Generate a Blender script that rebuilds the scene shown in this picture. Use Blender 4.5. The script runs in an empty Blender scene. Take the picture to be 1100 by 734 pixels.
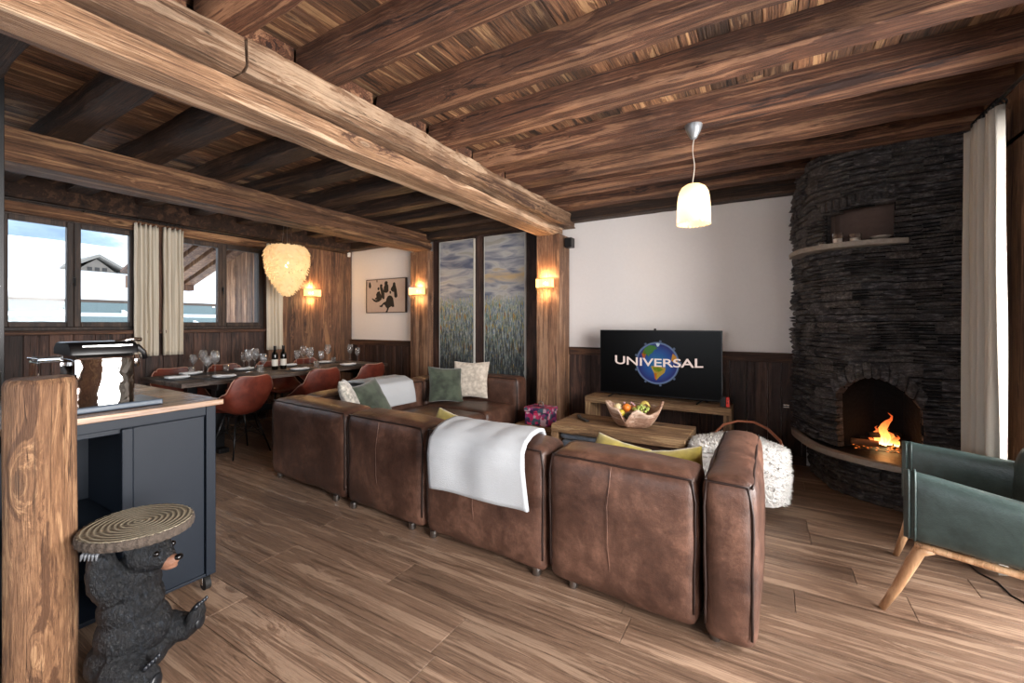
import bpy, bmesh, math, random
from mathutils import Vector, Matrix, Euler, noise as mnoise
R = random.Random(7)
S = bpy.context.scene
C = S.collection

# ------------------------------------------------------------------ camera
TH = math.atan2(278, 464)
CAMZ = 1.4
cam_d = bpy.data.cameras.new('camera'); cam = bpy.data.objects.new('camera', cam_d); C.objects.link(cam)
cam.location = (0, 0, CAMZ)
cam.rotation_euler = (math.pi/2, 0, TH)
cam_d.sensor_width = 36; cam_d.lens = 36*464/1100
cam_d.shift_y = -19/1100
cam_d.clip_start = .05; cam_d.clip_end = 500
S.camera = cam

# ------------------------------------------------------------------ light
W = bpy.data.worlds.new('world'); S.world = W; W.use_nodes = True
bgn = W.node_tree.nodes['Background']; bgn.inputs[0].default_value = (.80, .89, 1, 1); bgn.inputs[1].default_value = 1.5
def area(name, loc, rot, sx, sy, power, col=(1, 1, 1)):
    d = bpy.data.lights.new(name, 'AREA'); d.shape = 'RECTANGLE'; d.size = sx; d.size_y = sy
    d.energy = power; d.color = col
    o = bpy.data.objects.new(name, d); o.location = loc; o.rotation_euler = rot; C.objects.link(o); return o
area('daylight_balcony_door', (1.75, 1.55, 1.35), (0, math.radians(90), 0), 2.2, 3.7, 300, (1, .95, .91))
area('daylight_rear_window', (-1.6, -3.4, 1.5), (math.radians(90), 0, 0), 3.6, 1.7, 34, (.93, .96, 1))
area('daylight_window_strip', (-8.0, 2.2, 3.6), (0, math.radians(-52), 0), 2.5, 5.5, 80, (.85, .92, 1))
S.view_settings.view_transform = 'Standard'
S.view_settings.look = 'None'
S.view_settings.gamma = 1
S.view_settings.use_curve_mapping = False
S.view_settings.exposure = 1.0

def point(name, loc, power, col=(1, .62, .3), r=.03):
    d = bpy.data.lights.new(name, 'POINT'); d.energy = power; d.color = col; d.shadow_soft_size = r
    o = bpy.data.objects.new(name, d); o.location = loc; C.objects.link(o); return o

# ------------------------------------------------------------------ materials
def lin(h):
    h = h.lstrip('#'); v = [int(h[i:i+2], 16)/255 for i in (0, 2, 4)]
    return tuple([(x/12.92 if x <= .04045 else ((x+.055)/1.055)**2.4) for x in v]+[1])
class NT:
    def __init__(s, name):
        s.m = bpy.data.materials.new(name); s.m.use_nodes = True; s.t = s.m.node_tree
        s.b = s.t.nodes['Principled BSDF']
    def n(s, ty, ins=None, **kw):
        nd = s.t.nodes.new(ty)
        for k, v in kw.items(): setattr(nd, k, v)
        for k, v in (ins or {}).items():
            if hasattr(v, 'links') or isinstance(v, bpy.types.NodeSocket): s.t.links.new(v, nd.inputs[k])
            else: nd.inputs[k].default_value = v
        return nd
    def link(s, a, b): s.t.links.new(a, b)
    def math(s, op, a, b=0.0, c=None):
        i = {0: a, 1: b}
        if c is not None: i[2] = c
        return s.n('ShaderNodeMath', i, operation=op).outputs[0]
    def ramp(s, fac, stops):
        r = s.n('ShaderNodeValToRGB', {0: fac}); e = r.color_ramp.elements
        while len(e) < len(stops): e.new(.5)
        for x, (p, c) in zip(e, stops):
            x.position = p; x.color = c if not isinstance(c, str) else lin(c)
        return r.outputs[0]
    def mix(s, f, a, b, mode='MIX'):
        m = s.n('ShaderNodeMix', data_type='RGBA', blend_type=mode)
        for k, v in ((0, f), (6, a), (7, b)):
            if isinstance(v, bpy.types.NodeSocket): s.link(v, m.inputs[k])
            else: m.inputs[k].default_value = v
        return m.outputs[2]
    def bump(s, h, strength=.5, dist=.01):
        b = s.n('ShaderNodeBump', {'Height': h, 'Strength': strength, 'Distance': dist})
        s.link(b.outputs[0], s.b.inputs['Normal']); return b
MATS = {}
def plain(name, col, rough=.5, metal=0, bump=None, emit=None, var=0, **kw):
    if name in MATS: return MATS[name]
    t = NT(name); c = lin(col) if isinstance(col, str) else col
    t.b.inputs['Base Color'].default_value = c
    t.b.inputs['Roughness'].default_value = rough; t.b.inputs['Metallic'].default_value = metal
    tc = t.n('ShaderNodeTexCoord').outputs['Object']
    sc = bump[0] if bump else 20
    nz = t.n('ShaderNodeTexNoise', {'Vector': tc, 'Scale': sc, 'Detail': 4})
    v = var or .08
    dark = tuple([x*(1-v) for x in c[:3]]+[1]); light = tuple([min(1, x*(1+v)) for x in c[:3]]+[1])
    t.link(t.mix(nz.outputs[0], dark, light), t.b.inputs['Base Color'])
    if bump: t.bump(nz.outputs[0], bump[1], bump[2])
    if emit: t.b.inputs['Emission Color'].default_value = lin(emit[0]); t.b.inputs['Emission Strength'].default_value = emit[1]
    for k, val in kw.items(): t.b.inputs[k.replace('_', ' ')].default_value = val
    MATS[name] = t.m; return t.m
def wood(name, dark, mid, light, axis=0, rough=.6, cross=9, along=.7, knots=.5, bump=.5, tone=.45, grey=0, objrand=True, worm=True, gloss_var=0, crack=.85, patch=.6):
    """aged timber: long grain, fibres, knots, worm holes; tone of each board from the mesh's rnd attribute"""
    t = NT(name)
    tc = t.n('ShaderNodeTexCoord').outputs['Object']
    at = t.n('ShaderNodeAttribute', attribute_name='rnd', attribute_type='GEOMETRY').outputs['Fac']
    oi = t.n('ShaderNodeObjectInfo').outputs['Random']
    rr = t.math('ADD', at, oi if objrand else 0.0)
    off = t.n('ShaderNodeCombineXYZ', {0: t.math('MULTIPLY', rr, 31.7), 1: t.math('MULTIPLY', rr, 17.3), 2: t.math('MULTIPLY', rr, 23.1)}).outputs[0]
    P = t.n('ShaderNodeVectorMath', {0: tc, 1: off}, operation='ADD').outputs[0]
    sc = [cross]*3; sc[axis] = along
    sk = [4.2]*3; sk[axis] = 1.5
    K = t.n('ShaderNodeVectorMath', {0: P, 1: tuple(sk)}, operation='MULTIPLY').outputs[0]
    vk = t.n('ShaderNodeTexVoronoi', {'Vector': K, 'Scale': 1.0, 'Randomness': 1}).outputs['Distance']
    swell = t.math('MULTIPLY', t.math('POWER', 2.718, t.math('MULTIPLY', vk, -9.0)), 2.0*knots)
    Q0 = t.n('ShaderNodeVectorMath', {0: P, 1: tuple(sc)}, operation='MULTIPLY').outputs[0]
    Q = t.n('ShaderNodeVectorMath', {0: Q0, 1: t.n('ShaderNodeCombineXYZ', {0: swell, 1: swell, 2: swell}).outputs[0]}, operation='ADD').outputs[0]
    n1 = t.n('ShaderNodeTexNoise', {'Vector': Q, 'Scale': 1.0, 'Detail': 8, 'Roughness': .68, 'Distortion': .5}).outputs[0]
    s2 = [cross*11]*3; s2[axis] = along*5
    Q2 = t.n('ShaderNodeVectorMath', {0: P, 1: tuple(s2)}, operation='MULTIPLY').outputs[0]
    n2 = t.n('ShaderNodeTexNoise', {'Vector': Q2, 'Scale': 1.0, 'Detail': 5, 'Roughness': .75}).outputs[0]
    rg = t.math('SINE', t.math('MULTIPLY', n1, 46.0))
    g = t.math('ADD', t.math('MULTIPLY', n1, .72), t.math('ADD', t.math('MULTIPLY', n2, .34), t.math('MULTIPLY', rg, .045)))
    col = t.ramp(g, [(.43, dark), (.53, mid), (.635, light)])
    kn = t.ramp(vk, [(0.03, (1, 1, 1, 1)), (.12, (0, 0, 0, 1))])
    D_ = lin(dark); DD = (D_[0]*.35, D_[1]*.35, D_[2]*.35, 1)
    col = t.mix(t.math('MULTIPLY', kn, min(1, knots)), col, DD)
    s3 = [cross*2.3]*3; s3[axis] = along*.55
    Q3 = t.n('ShaderNodeVectorMath', {0: P, 1: tuple(s3)}, operation='MULTIPLY').outputs[0]
    n3 = t.n('ShaderNodeTexNoise', {'Vector': Q3, 'Scale': 1.0, 'Detail': 3, 'Roughness': .5, 'Distortion': .3}).outputs[0]
    crk = t.ramp(t.math('ABSOLUTE', t.math('SUBTRACT', n3, .5)), [(.002, (1, 1, 1, 1)), (.012, (0, 0, 0, 1))])
    gate = t.n('ShaderNodeTexNoise', {'Vector': P, 'Scale': 2.2, 'Detail': 2}).outputs[0]
    crk = t.math('MULTIPLY', crk, t.ramp(gate, [(.42, (0, 0, 0, 1)), (.52, (1, 1, 1, 1))]))
    col = t.mix(t.math('MULTIPLY', crk, crack), col, DD)
    big = t.n('ShaderNodeTexNoise', {'Vector': P, 'Scale': 1.7, 'Detail': 6, 'Roughness': .6}).outputs[0]
    col = t.mix(t.ramp(big, [(.42, (0, 0, 0, 1)), (.68, (patch, patch, patch, 1))]), col, D_, 'MIX')
    tonev = t.math('ADD', t.math('MULTIPLY', at, tone), 1-tone*.5)
    col = t.n('ShaderNodeVectorMath', {0: col, 'Scale': tonev}, operation='SCALE').outputs[0]
    if grey: col = t.n('ShaderNodeHueSaturation', {'Saturation': 1-grey, 'Color': col}).outputs[0]
    if worm:
        vw = t.n('ShaderNodeTexVoronoi', {'Vector': P, 'Scale': 34.0}).outputs['Distance']
        wm = t.ramp(vw, [(.05, (1, 1, 1, 1)), (.09, (0, 0, 0, 1))])
        col = t.mix(t.math('MULTIPLY', wm, .5), col, (.02, .01, .006, 1))
    t.link(col, t.b.inputs['Base Color'])
    t.b.inputs['Roughness'].default_value = rough
    if gloss_var: t.link(t.math('ADD', t.math('MULTIPLY', n1, gloss_var), rough-gloss_var*.5), t.b.inputs['Roughness'])
    h = t.math('SUBTRACT', t.math('ADD', t.math('MULTIPLY', n1, .7), t.math('MULTIPLY', n2, 1.3)), t.math('ADD', t.math('MULTIPLY', kn, .3), t.math('MULTIPLY', crk, .8)))
    t.bump(h, bump, .012)
    return t.m
M = {}
M['beam'] = wood('beam_wood_light', '#523829', '#9a7658', '#ceb092', axis=1, cross=12, along=.45, knots=.6, bump=.9)
M['beam2'] = wood('beam_wood_brown', '#3a2418', '#7a543a', '#a9805a', axis=1, cross=12, along=.45, knots=.6, bump=.9)
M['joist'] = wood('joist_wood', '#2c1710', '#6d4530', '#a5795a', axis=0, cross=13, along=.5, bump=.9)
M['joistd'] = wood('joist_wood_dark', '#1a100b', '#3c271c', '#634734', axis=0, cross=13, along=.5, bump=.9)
M['post'] = wood('post_wood', '#4d3324', '#8a6348', '#b48c6c', axis=2, cross=13, along=.7, knots=.9, bump=.6)
M['ceil'] = wood('ceiling_boards', '#2e1d13', '#7b5338', '#b18a62', axis=1, cross=10, along=.6, tone=1.2, bump=.8)
M['floor'] = wood('floor_oak', '#5d4534', '#80634d', '#a0836a', axis=0, patch=.35, cross=16, along=.9, rough=.42, knots=.6, bump=.25, tone=.45, grey=.1, worm=False, gloss_var=.25)
M['panel'] = wood('wall_boards', '#1c100b', '#3f2820', '#5e4134', axis=2, cross=9, along=.6, tone=.7, bump=.5)
M['panell'] = wood('wall_boards_light', '#3c2518', '#74503a', '#97704f', axis=2, cross=9, along=.6, knots=.9, tone=.6, bump=.5)
M['trimw'] = wood('trim_wood', '#24150e', '#4b2f20', '#6b4931', axis=1, cross=9, along=.6)
M['trimx'] = wood('trim_wood_x', '#24150e', '#4b2f20', '#6b4931', axis=0, cross=9, along=.6)
M['frame'] = wood('window_frame_wood', '#1c130f', '#372820', '#4d3a2e', axis=2, cross=9, along=.6, bump=.2, worm=False)
M['tablew'] = wood('reclaimed_table_wood', '#57402c', '#8e6d4c', '#b4946c', axis=0, cross=9, along=.6, rough=.7, bump=.8)
M['tablez'] = wood('reclaimed_table_wood_vertical', '#57402c', '#8e6d4c', '#b4946c', axis=2, cross=9, along=.6, rough=.7, bump=.8)
M['dining'] = wood('dining_table_wood', '#2b221e', '#4a3c34', '#75655a', axis=1, cross=9, along=.6, rough=.35, bump=.5)
M['logw'] = wood('peeled_log_wood', '#5a3d29', '#8b6547', '#b8906a', axis=2, cross=13, along=1.6, knots=1.3, bump=1.0, worm=False)
M['butcher'] = wood('worktop_wood', '#6c5240', '#9d7f66', '#bfa184', axis=1, cross=8, along=.6, rough=.22, bump=.1, worm=False, knots=.1)
M['ash'] = wood('ash_leg_wood', '#a47a56', '#c79c74', '#dcb790', axis=2, cross=9, along=.7, rough=.4, bump=.1, worm=False, knots=.1)
M['plaster'] = plain('white_plaster', '#ebe6e3', .9, bump=(35, .08, .01), var=.03)
M['black'] = plain('black_metal', '#0d0d0f', .4, .3)
M['blackp'] = plain('black_plastic', '#08080a', .35)
M['chrome'] = plain('polished_steel', '#d8d8d8', .08, 1)
M['steel'] = plain('brushed_steel', '#9c9c9c', .3, 1)
M['island'] = plain('slate_blue_paint', '#0e1722', .55, bump=(60, .04, .005), Specular_IOR_Level=.3)
M['rubber'] = plain('black_rubber', '#101010', .7)
M['curtain'] = plain('linen_curtain', '#c9bfae', .95, bump=(220, .25, .002), var=.12)
M['white_fabric'] = plain('white_fleece', '#b2b6ba', .95, bump=(160, .5, .004), var=.05)
M['fur'] = plain('white_fur', '#f0efec', .9, bump=(90, .6, .01), var=.06)
M['soot'] = plain('sooty_lining', '#020202', .95, bump=(30, .4, .02))
M['glass'] = None
def glassmat(name, col=(1, 1, 1, 1), rough=0, ior=1.45):
    t = NT(name); t.b.inputs['Base Color'].default_value = col; t.b.inputs['Roughness'].default_value = rough
    t.b.inputs['Transmission Weight'].default_value = 1; t.b.inputs['IOR'].default_value = ior
    return t.m
M['glass'] = glassmat('clear_glass')
t = NT('window_glass'); gl = t.n('ShaderNodeBsdfGlossy', {'Roughness': .01}); tr = t.n('ShaderNodeBsdfTransparent')
fr = t.n('ShaderNodeFresnel', {'IOR': 1.3}); mx = t.n('ShaderNodeMixShader'); t.link(fr.outputs[0], mx.inputs[0]); t.link(tr.outputs[0], mx.inputs[1]); t.link(gl.outputs[0], mx.inputs[2])
t.link(mx.outputs[0], t.t.nodes['Material Output'].inputs[0]); M['pane'] = t.m
def leather(name, dark, mid, light, rough=.42, scale=2.5):
    t = NT(name); tc = t.n('ShaderNodeTexCoord').outputs['Object']
    n1 = t.n('ShaderNodeTexNoise', {'Vector': tc, 'Scale': scale, 'Detail': 6, 'Roughness': .65, 'Distortion': .6}).outputs[0]
    n2 = t.n('ShaderNodeTexNoise', {'Vector': tc, 'Scale': 14.0, 'Detail': 5, 'Roughness': .7}).outputs[0]
    v = t.n('ShaderNodeTexVoronoi', {'Vector': tc, 'Scale': 190.0}).outputs['Distance']
    g = t.math('ADD', t.math('MULTIPLY', n1, .7), t.math('MULTIPLY', n2, .3))
    t.link(t.ramp(g, [(.34, dark), (.52, mid), (.7, light)]), t.b.inputs['Base Color'])
    t.link(t.math('ADD', t.math('MULTIPLY', n2, .25), rough-.1), t.b.inputs['Roughness'])
    t.bump(t.math('ADD', t.math('MULTIPLY', n2, 1.4), t.math('MULTIPLY', v, .18)), .35, .008)
    return t.m
M['leather'] = leather('brown_leather', '#2b1914', '#543a2f', '#84604f', .38)
M['leatherseam'] = plain('leather_piping', '#24130d', .5)
M['terracotta'] = leather('cognac_leather', '#3f1912', '#662b1e', '#80402e', .42, 4)
M['green_leather'] = leather('dark_green_leather', '#2f3b3a', '#425250', '#566865', .34, 2)
def velvet(name, c1, c2, sc=9):
    t = NT(name); tc = t.n('ShaderNodeTexCoord').outputs['Object']
    n1 = t.n('ShaderNodeTexNoise', {'Vector': tc, 'Scale': float(sc), 'Detail': 5}).outputs[0]
    t.link(t.ramp(n1, [(.38, c1), (.62, c2)]), t.b.inputs['Base Color'])
    t.b.inputs['Roughness'].default_value = .9; t.b.inputs['Sheen Weight'].default_value = .5
    t.bump(n1, .3, .01); return t.m
M['green_velvet'] = velvet('green_velvet', '#283026', '#485243')
M['cream_fur'] = velvet('cream_fur', '#b5aa9c', '#d8cec0', 22)
M['pattern'] = velvet('patterned_linen', '#8c8a82', '#cfc9bd', 30)
M['blue_fabric'] = velvet('grey_blue_fabric', '#333a44', '#4a525e', 14)
M['yellow'] = velvet('yellow_velvet', '#8a7a28', '#a99838', 12)
# slate
t = NT('dark_slate'); tc = t.n('ShaderNodeTexCoord').outputs['Object']
at = t.n('ShaderNodeAttribute', attribute_name='rnd', attribute_type='GEOMETRY').outputs['Fac']
Q = t.n('ShaderNodeVectorMath', {0: tc, 1: (14, 14, 46)}, operation='MULTIPLY').outputs[0]
n1 = t.n('ShaderNodeTexNoise', {'Vector': Q, 'Scale': 1.0, 'Detail': 8, 'Roughness': .7}).outputs[0]
n2 = t.n('ShaderNodeTexNoise', {'Vector': tc, 'Scale': 55.0, 'Detail': 6, 'Roughness': .75}).outputs[0]
c = t.ramp(n1, [(.36, '#141418'), (.52, '#3a393e'), (.66, '#8d8a8c')])
c = t.mix(t.math('MULTIPLY', at, .75), c, t.ramp(n2, [(.3, '#201e20'), (.5, '#554e4b'), (.70, '#9a938b')]))
t.link(c, t.b.inputs['Base Color']); t.b.inputs['Roughness'].default_value = .55
t.bump(t.math('ADD', n1, n2), 1.0, .02); M['slate'] = t.m
M['hearth'] = plain('light_stone_slab', '#958c82', .7, bump=(40, .6, .01), var=.25)
M['hearthtop'] = plain('dark_hearth_stone', '#1c1a19', .45, bump=(20, .4, .01), var=.3)
M['nicheback'] = plain('brown_plaster', '#5b4a43', .9, bump=(25, .3, .01), var=.15)

# ------------------------------------------------------------------ mesh building
ORG = {}
class MB:
    def __init__(s): s.bm = bmesh.new(); s.rl = s.bm.faces.layers.float.new('rnd')
    def _tag(s, faces, r=None, mi=0):
        r = R.random() if r is None else r
        for f in faces: f[s.rl] = r; f.material_index = mi
    def box(s, x0, x1, y0, y1, z0, z1, r=None, mi=0, rot=None, ctr=None, taper=None):
        c = Vector(((x0+x1)/2, (y0+y1)/2, (z0+z1)/2))
        vs = []
        for dz in (z0, z1):
            for dx, dy in ((x0, y0), (x1, y0), (x1, y1), (x0, y1)):
                v = Vector((dx, dy, dz))
                if rot is not None:
                    cc = ctr or c; v = rot @ (v-cc) + cc
                vs.append(s.bm.verts.new(v))
        F = [(3, 2, 1, 0), (4, 5, 6, 7), (0, 1, 5, 4), (1, 2, 6, 5), (2, 3, 7, 6), (3, 0, 4, 7)]
        fs = [s.bm.faces.new([vs[i] for i in f]) for f in F]; s._tag(fs, r, mi); return vs
    def ring_surf(s, rings, closed=True, caps=(True, True), r=None, mi=0):
        vr = [[s.bm.verts.new(p) for p in ring] for ring in rings]; fs = []
        n = len(vr[0])
        for a, b in zip(vr, vr[1:]):
            for i in range(n if closed else n-1):
                j = (i+1) % n
                try: fs.append(s.bm.faces.new((a[i], a[j], b[j], b[i])))
                except ValueError: pass
        if closed and caps[0]: fs.append(s.bm.faces.new(vr[0][::-1]))
        if closed and caps[1]: fs.append(s.bm.faces.new(vr[-1]))
        s._tag(fs, r, mi); return vr
    def lathe(s, prof, ctr=(0, 0, 0), seg=24, caps=(True, True), r=None, mi=0, rot=None, wob=None):
        c = Vector(ctr); rings = []
        for pr, pz in prof:
            ring = []
            for k in range(seg):
                a = 2*math.pi*k/seg; q = wob(a, pz) if wob else 1
                v = Vector((pr*q*math.cos(a), pr*q*math.sin(a), pz))
                if rot is not None: v = rot @ v
                ring.append(c+v)
            rings.append(ring)
        return s.ring_surf(rings, True, caps, r, mi)
    def cyl(s, p0, p1, r0, r1=None, seg=16, r=None, mi=0):
        p0 = Vector(p0); p1 = Vector(p1); r1 = r0 if r1 is None else r1
        return s.tube([p0, p1], [r0, r1], seg, r, mi)
    def tube(s, pts, rad, seg=10, r=None, mi=0, flat=1.0):
        pts = [Vector(p) for p in pts]; n = len(pts)
        if not hasattr(rad, '__len__'): rad = [rad]*n
        up = Vector((0, 0, 1)); rings = []; prev = None
        for i, p in enumerate(pts):
            d = (pts[min(i+1, n-1)]-pts[max(i-1, 0)]).normalized()
            if prev is None:
                a = d.cross(up)
                if a.length < .05: a = d.cross(Vector((1, 0, 0)))
            else: a = prev - d*prev.dot(d)
            a.normalize(); b = d.cross(a).normalized(); prev = a
            rings.append([p+(a*math.cos(2*math.pi*k/seg)+b*math.sin(2*math.pi*k/seg)*flat)*rad[i] for k in range(seg)])
        return s.ring_surf(rings, True, (True, True), r, mi)
    def ell(s, ctr, rx, ry=None, rz=None, seg=16, rings=10, r=None, mi=0, rot=None):
        ry = rx if ry is None else ry; rz = rx if rz is None else rz
        c = Vector(ctr); rg = []
        for i in range(rings+1):
            t_ = math.pi*i/rings; t_ = min(max(t_, .02), math.pi-.02); ring = []
            for k in range(seg):
                a = 2*math.pi*k/seg
                v = Vector((rx*math.sin(t_)*math.cos(a), ry*math.sin(t_)*math.sin(a), -rz*math.cos(t_)))
                if rot is not None: v = rot @ v
                ring.append(c+v)
            rg.append(ring)
        return s.ring_surf(rg, True, (True, True), r, mi)
    def poly(s, pts, off, r=None, mi=0):
        """prism: polygon pts extruded by vector off"""
        off = Vector(off); a = [s.bm.verts.new(Vector(p)) for p in pts]; b = [s.bm.verts.new(Vector(p)+off) for p in pts]
        fs = [s.bm.faces.new(a[::-1]), s.bm.faces.new(b)]
        for i in range(len(a)):
            j = (i+1) % len(a); fs.append(s.bm.faces.new((a[i], a[j], b[j], b[i])))
        s._tag(fs, r, mi)
    def quad(s, *pts, r=None, mi=0):
        f = s.bm.faces.new([s.bm.verts.new(Vector(p)) for p in pts]); s._tag([f], r, mi)
    def grid(s, fn, nu, nv, r=None, mi=0, closed_u=False):
        rows = [[s.bm.verts.new(fn(i/nu, j/nv)) for i in range(nu+(0 if closed_u else 1))] for j in range(nv+1)]; fs = []
        n = len(rows[0])
        for a, b in zip(rows, rows[1:]):
            for i in range(n if closed_u else n-1):
                k = (i+1) % n; fs.append(s.bm.faces.new((a[i], a[k], b[k], b[i])))
        s._tag(fs, r, mi)
    def build(s, name, mat, parent=None, smooth=False, bevel=0, bseg=2, subsurf=0, solid=0, recenter=False, auto=None, world=True):
        bmesh.ops.recalc_face_normals(s.bm, faces=s.bm.faces)
        org = Vector((0, 0, 0))
        if parent is not None and world: org = ORG.get(parent.name, Vector((0, 0, 0)))
        elif recenter:
            xs = [v.co for v in s.bm.verts]
            org = Vector(((min(v.x for v in xs)+max(v.x for v in xs))/2, (min(v.y for v in xs)+max(v.y for v in xs))/2, min(v.z for v in xs)))
        if org.length > 0: bmesh.ops.translate(s.bm, verts=s.bm.verts, vec=-org)
        me = bpy.data.meshes.new(name); s.bm.to_mesh(me); s.bm.free()
        for m in (mat if isinstance(mat, (list, tuple)) else [mat]): me.materials.append(m)
        if smooth:
            for p in me.polygons: p.use_smooth = True
        o = bpy.data.objects.new(name, me); C.objects.link(o)
        if parent is not None: o.parent = parent
        elif recenter: o.location = org
        ORG[o.name] = org
        if auto is not None:
            me.set_sharp_from_angle(angle=math.radians(auto))
        if solid:
            md = o.modifiers.new('solid', 'SOLIDIFY'); md.thickness = solid; md.offset = 0
        if bevel:
            md = o.modifiers.new('bevel', 'BEVEL'); md.width = bevel; md.segments = bseg; md.limit_method = 'ANGLE'; md.angle_limit = math.radians(40)
            if smooth: md.harden_normals = False
        if subsurf:
            md = o.modifiers.new('sub', 'SUBSURF'); md.levels = subsurf; md.render_levels = subsurf
        return o
def tag(o, label=None, cat=None, group=None, kind=None):
    if label: o['label'] = label
    if cat: o['category'] = cat
    if group: o['group'] = group
    if kind: o['kind'] = kind
    return o
def thing(name, label, cat, loc=(0, 0, 0), rz=0, group=None):
    o = bpy.data.objects.new(name, None); o.empty_display_size = .1; C.objects.link(o)
    o.location = loc; o.rotation_euler = (0, 0, rz); ORG[o.name] = Vector(loc) if rz == 0 else Vector((0, 0, 0))
    return tag(o, label, cat, group)
def struct(o, k='structure'): o['kind'] = k; return o
def kids(o): return [c for c in bpy.data.objects if c.parent == o]
def copy_tree(o, parent=None):
    c = o.copy(); C.objects.link(c); c.parent = parent
    for ch in kids(o): copy_tree(ch, c)
    return c
ORD = ['first', 'second', 'third', 'fourth', 'fifth', 'sixth', 'seventh', 'eighth', 'ninth', 'tenth', 'eleventh', 'twelfth', 'thirteenth', 'fourteenth', 'fifteenth']
def nz(x, y=0, z=0): return mnoise.noise(Vector((x, y, z)))
def rough_box(mb, x0, x1, y0, y1, z0, z1, axis, step=.1, amp=.008, ch=.02, r=None, seed=0):
    """hewn beam: octagonal section swept along axis with wandering edges"""
    lo, hi = ((x0, x1), (y0, y1))[axis]
    a0, a1 = ((y0, y1), (x0, x1))[axis]
    n = max(2, int((hi-lo)/step)); rings = []
    for i in range(n+1):
        q = lo+(hi-lo)*i/n; ring = []
        pts = [(a0+ch, z0), (a1-ch, z0), (a1, z0+ch), (a1, z1), (a0, z1), (a0, z0+ch)]
        for k, (a, z) in enumerate(pts):
            da = nz(q*2.1, k*7.3+seed, a0)*amp*1.5+nz(q*9, k*3.1+seed, z0)*amp*.6; dz = nz(q*1.7, k*5.1+seed+9, 3)*amp*1.2+nz(q*8, k*2.1+seed, 5)*amp*.5
            if z == z1: dz = 0
            ring.append((q, a+da, z+dz) if axis == 0 else (a+da, q, z+dz))
        rings.append(ring)
    mb.ring_surf(rings, True, (True, True), r)

# ================================================================== SETTING
XW, XR, YB, YF, ZC, ZJ = -6.42, 1.25, 5.15, -3.0, 2.93, 2.76
# floor planks along X
mb = MB(); y = YF
while y < YB:
    w = R.choice((.19, .22, .25)); x = XW-R.random()*1.5
    while x < XR+.9:
        L = R.uniform(1.3, 2.6); x1 = min(x+L, XR+.9)
        if x1 > XW: mb.box(max(x, XW), x1-.0025, y, min(y+w-.0025, YB), -.03, 0)
        x += L
    y += w
struct(mb.build('floor', M['floor'], bevel=.0015, bseg=1))
mb = MB(); mb.box(XW-.3, XR+.9, YF-.3, YB+.3, -.12, -.032)
struct(mb.build('trim_1', M['trimx']))
# ceiling boards along Y
mb = MB(); x = XW
while x < XR+.3:
    w = R.uniform(.09, .16); y = YF-R.random()
    while y < YB:
        L = R.uniform(1.5, 3); y1 = min(y+L, YB); mb.box(x, x+w-.004, y, y1-.003, ZC, ZC+.03+R.random()*.006); y += L
    x += w
struct(mb.build('ceiling', M['ceil'], bevel=.002, bseg=1))
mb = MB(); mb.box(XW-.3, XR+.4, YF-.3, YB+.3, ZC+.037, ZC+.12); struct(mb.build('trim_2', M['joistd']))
# back wall: plaster upper, boards lower
mb = MB(); mb.box(XW-.3, XR+.6, YB+.01, YB+.25, 0, ZC)
struct(mb.build('wall_back', M['plaster']))
def boards_x(name, x0, x1, yb, z0, z1, mat, wmin=.11, wmax=.19, th=.02):
    mb = MB(); x = x0
    while x < x1:
        w = R.uniform(wmin, wmax); mb.box(x, min(x+w-.003, x1), yb-th-R.random()*.004, yb+.01, z0, z1); x += w
    return mb.build(name, mat, bevel=.003, bseg=1)
struct(boards_x('trim_3', -2.21, .3, YB, .08, 1.02, M['panel']))
struct(boards_x('trim_4', XW, -4.86, YB, .08, 1.06, M['panel']))
struct(boards_x('trim_5', -4.49, -2.54, YB, .0, 2.75, M['panel'], .2, .35, .03))
for n, (a, b, z0, z1) in enumerate(((-2.21, .3, 1.01, 1.105), (XW, -4.86, 1.035, 1.125))):
    mb = MB(); mb.box(a, b, YB-.045, YB+.01, z0, z1); mb.box(a, b, YB-.06, YB+.01, z1-.02, z1)
    struct(mb.build('trim_%d' % (6+n), M['trimx'], bevel=.004))
mb = MB(); mb.box(-2.21, .3, YB-.035, YB+.01, 0, .09); struct(mb.build('baseboard_back', M['trimx'], bevel=.004))
# plate beam along the back wall under the ceiling
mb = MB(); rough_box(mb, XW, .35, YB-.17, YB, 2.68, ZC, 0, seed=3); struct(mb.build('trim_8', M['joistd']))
# left (window) wall with two openings
WY = ((1.0, 2.12), (2.44, 3.60)); WZ0, WZ1 = 1.33, 2.52
mb = MB()
def wallX(mb, x0, x1, y0, y1, z0, z1, holes):
    ys = sorted({y0, y1} | {h[0] for h in holes} | {h[1] for h in holes})
    for a, b in zip(ys, ys[1:]):
        hs = [h for h in holes if h[0] <= a and h[1] >= b]
        if not hs: mb.box(x0, x1, a, b, z0, z1)
        else:
            h = hs[0]
            if h[2] > z0: mb.box(x0, x1, a, b, z0, h[2])
            if h[3] < z1: mb.box(x0, x1, a, b, h[3], z1)
wallX(mb, XW-.28, XW-.02, YF-.3, YB+.3, 0, ZC+.1, [(a, b, WZ0, WZ1) for a, b in WY]+[(-.9, .6, WZ0, WZ1)])
struct(mb.build('wall_left', M['frame']))
def boards_y(name, y0, y1, xb, z0, z1, mat, wmin=.12, wmax=.2, sgn=1):
    mb = MB(); y = y0
    while y < y1:
        w = R.uniform(wmin, wmax); a, b = xb-.03, xb+.0+R.random()*.005
        if sgn < 0: a, b = xb-R.random()*.005, xb+.03
        mb.box(a, b, y, min(y+w-.003, y1), z0, z1); y += w
    return mb.build(name, mat, bevel=.003, bseg=1)
struct(boards_y('trim_9', YF, 3.64, XW, .08, WZ0-.04, M['panel']))
struct(boards_y('trim_10', 3.64, YB-.02, XW, 0, ZC, M['panell'], .16, .3))
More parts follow.
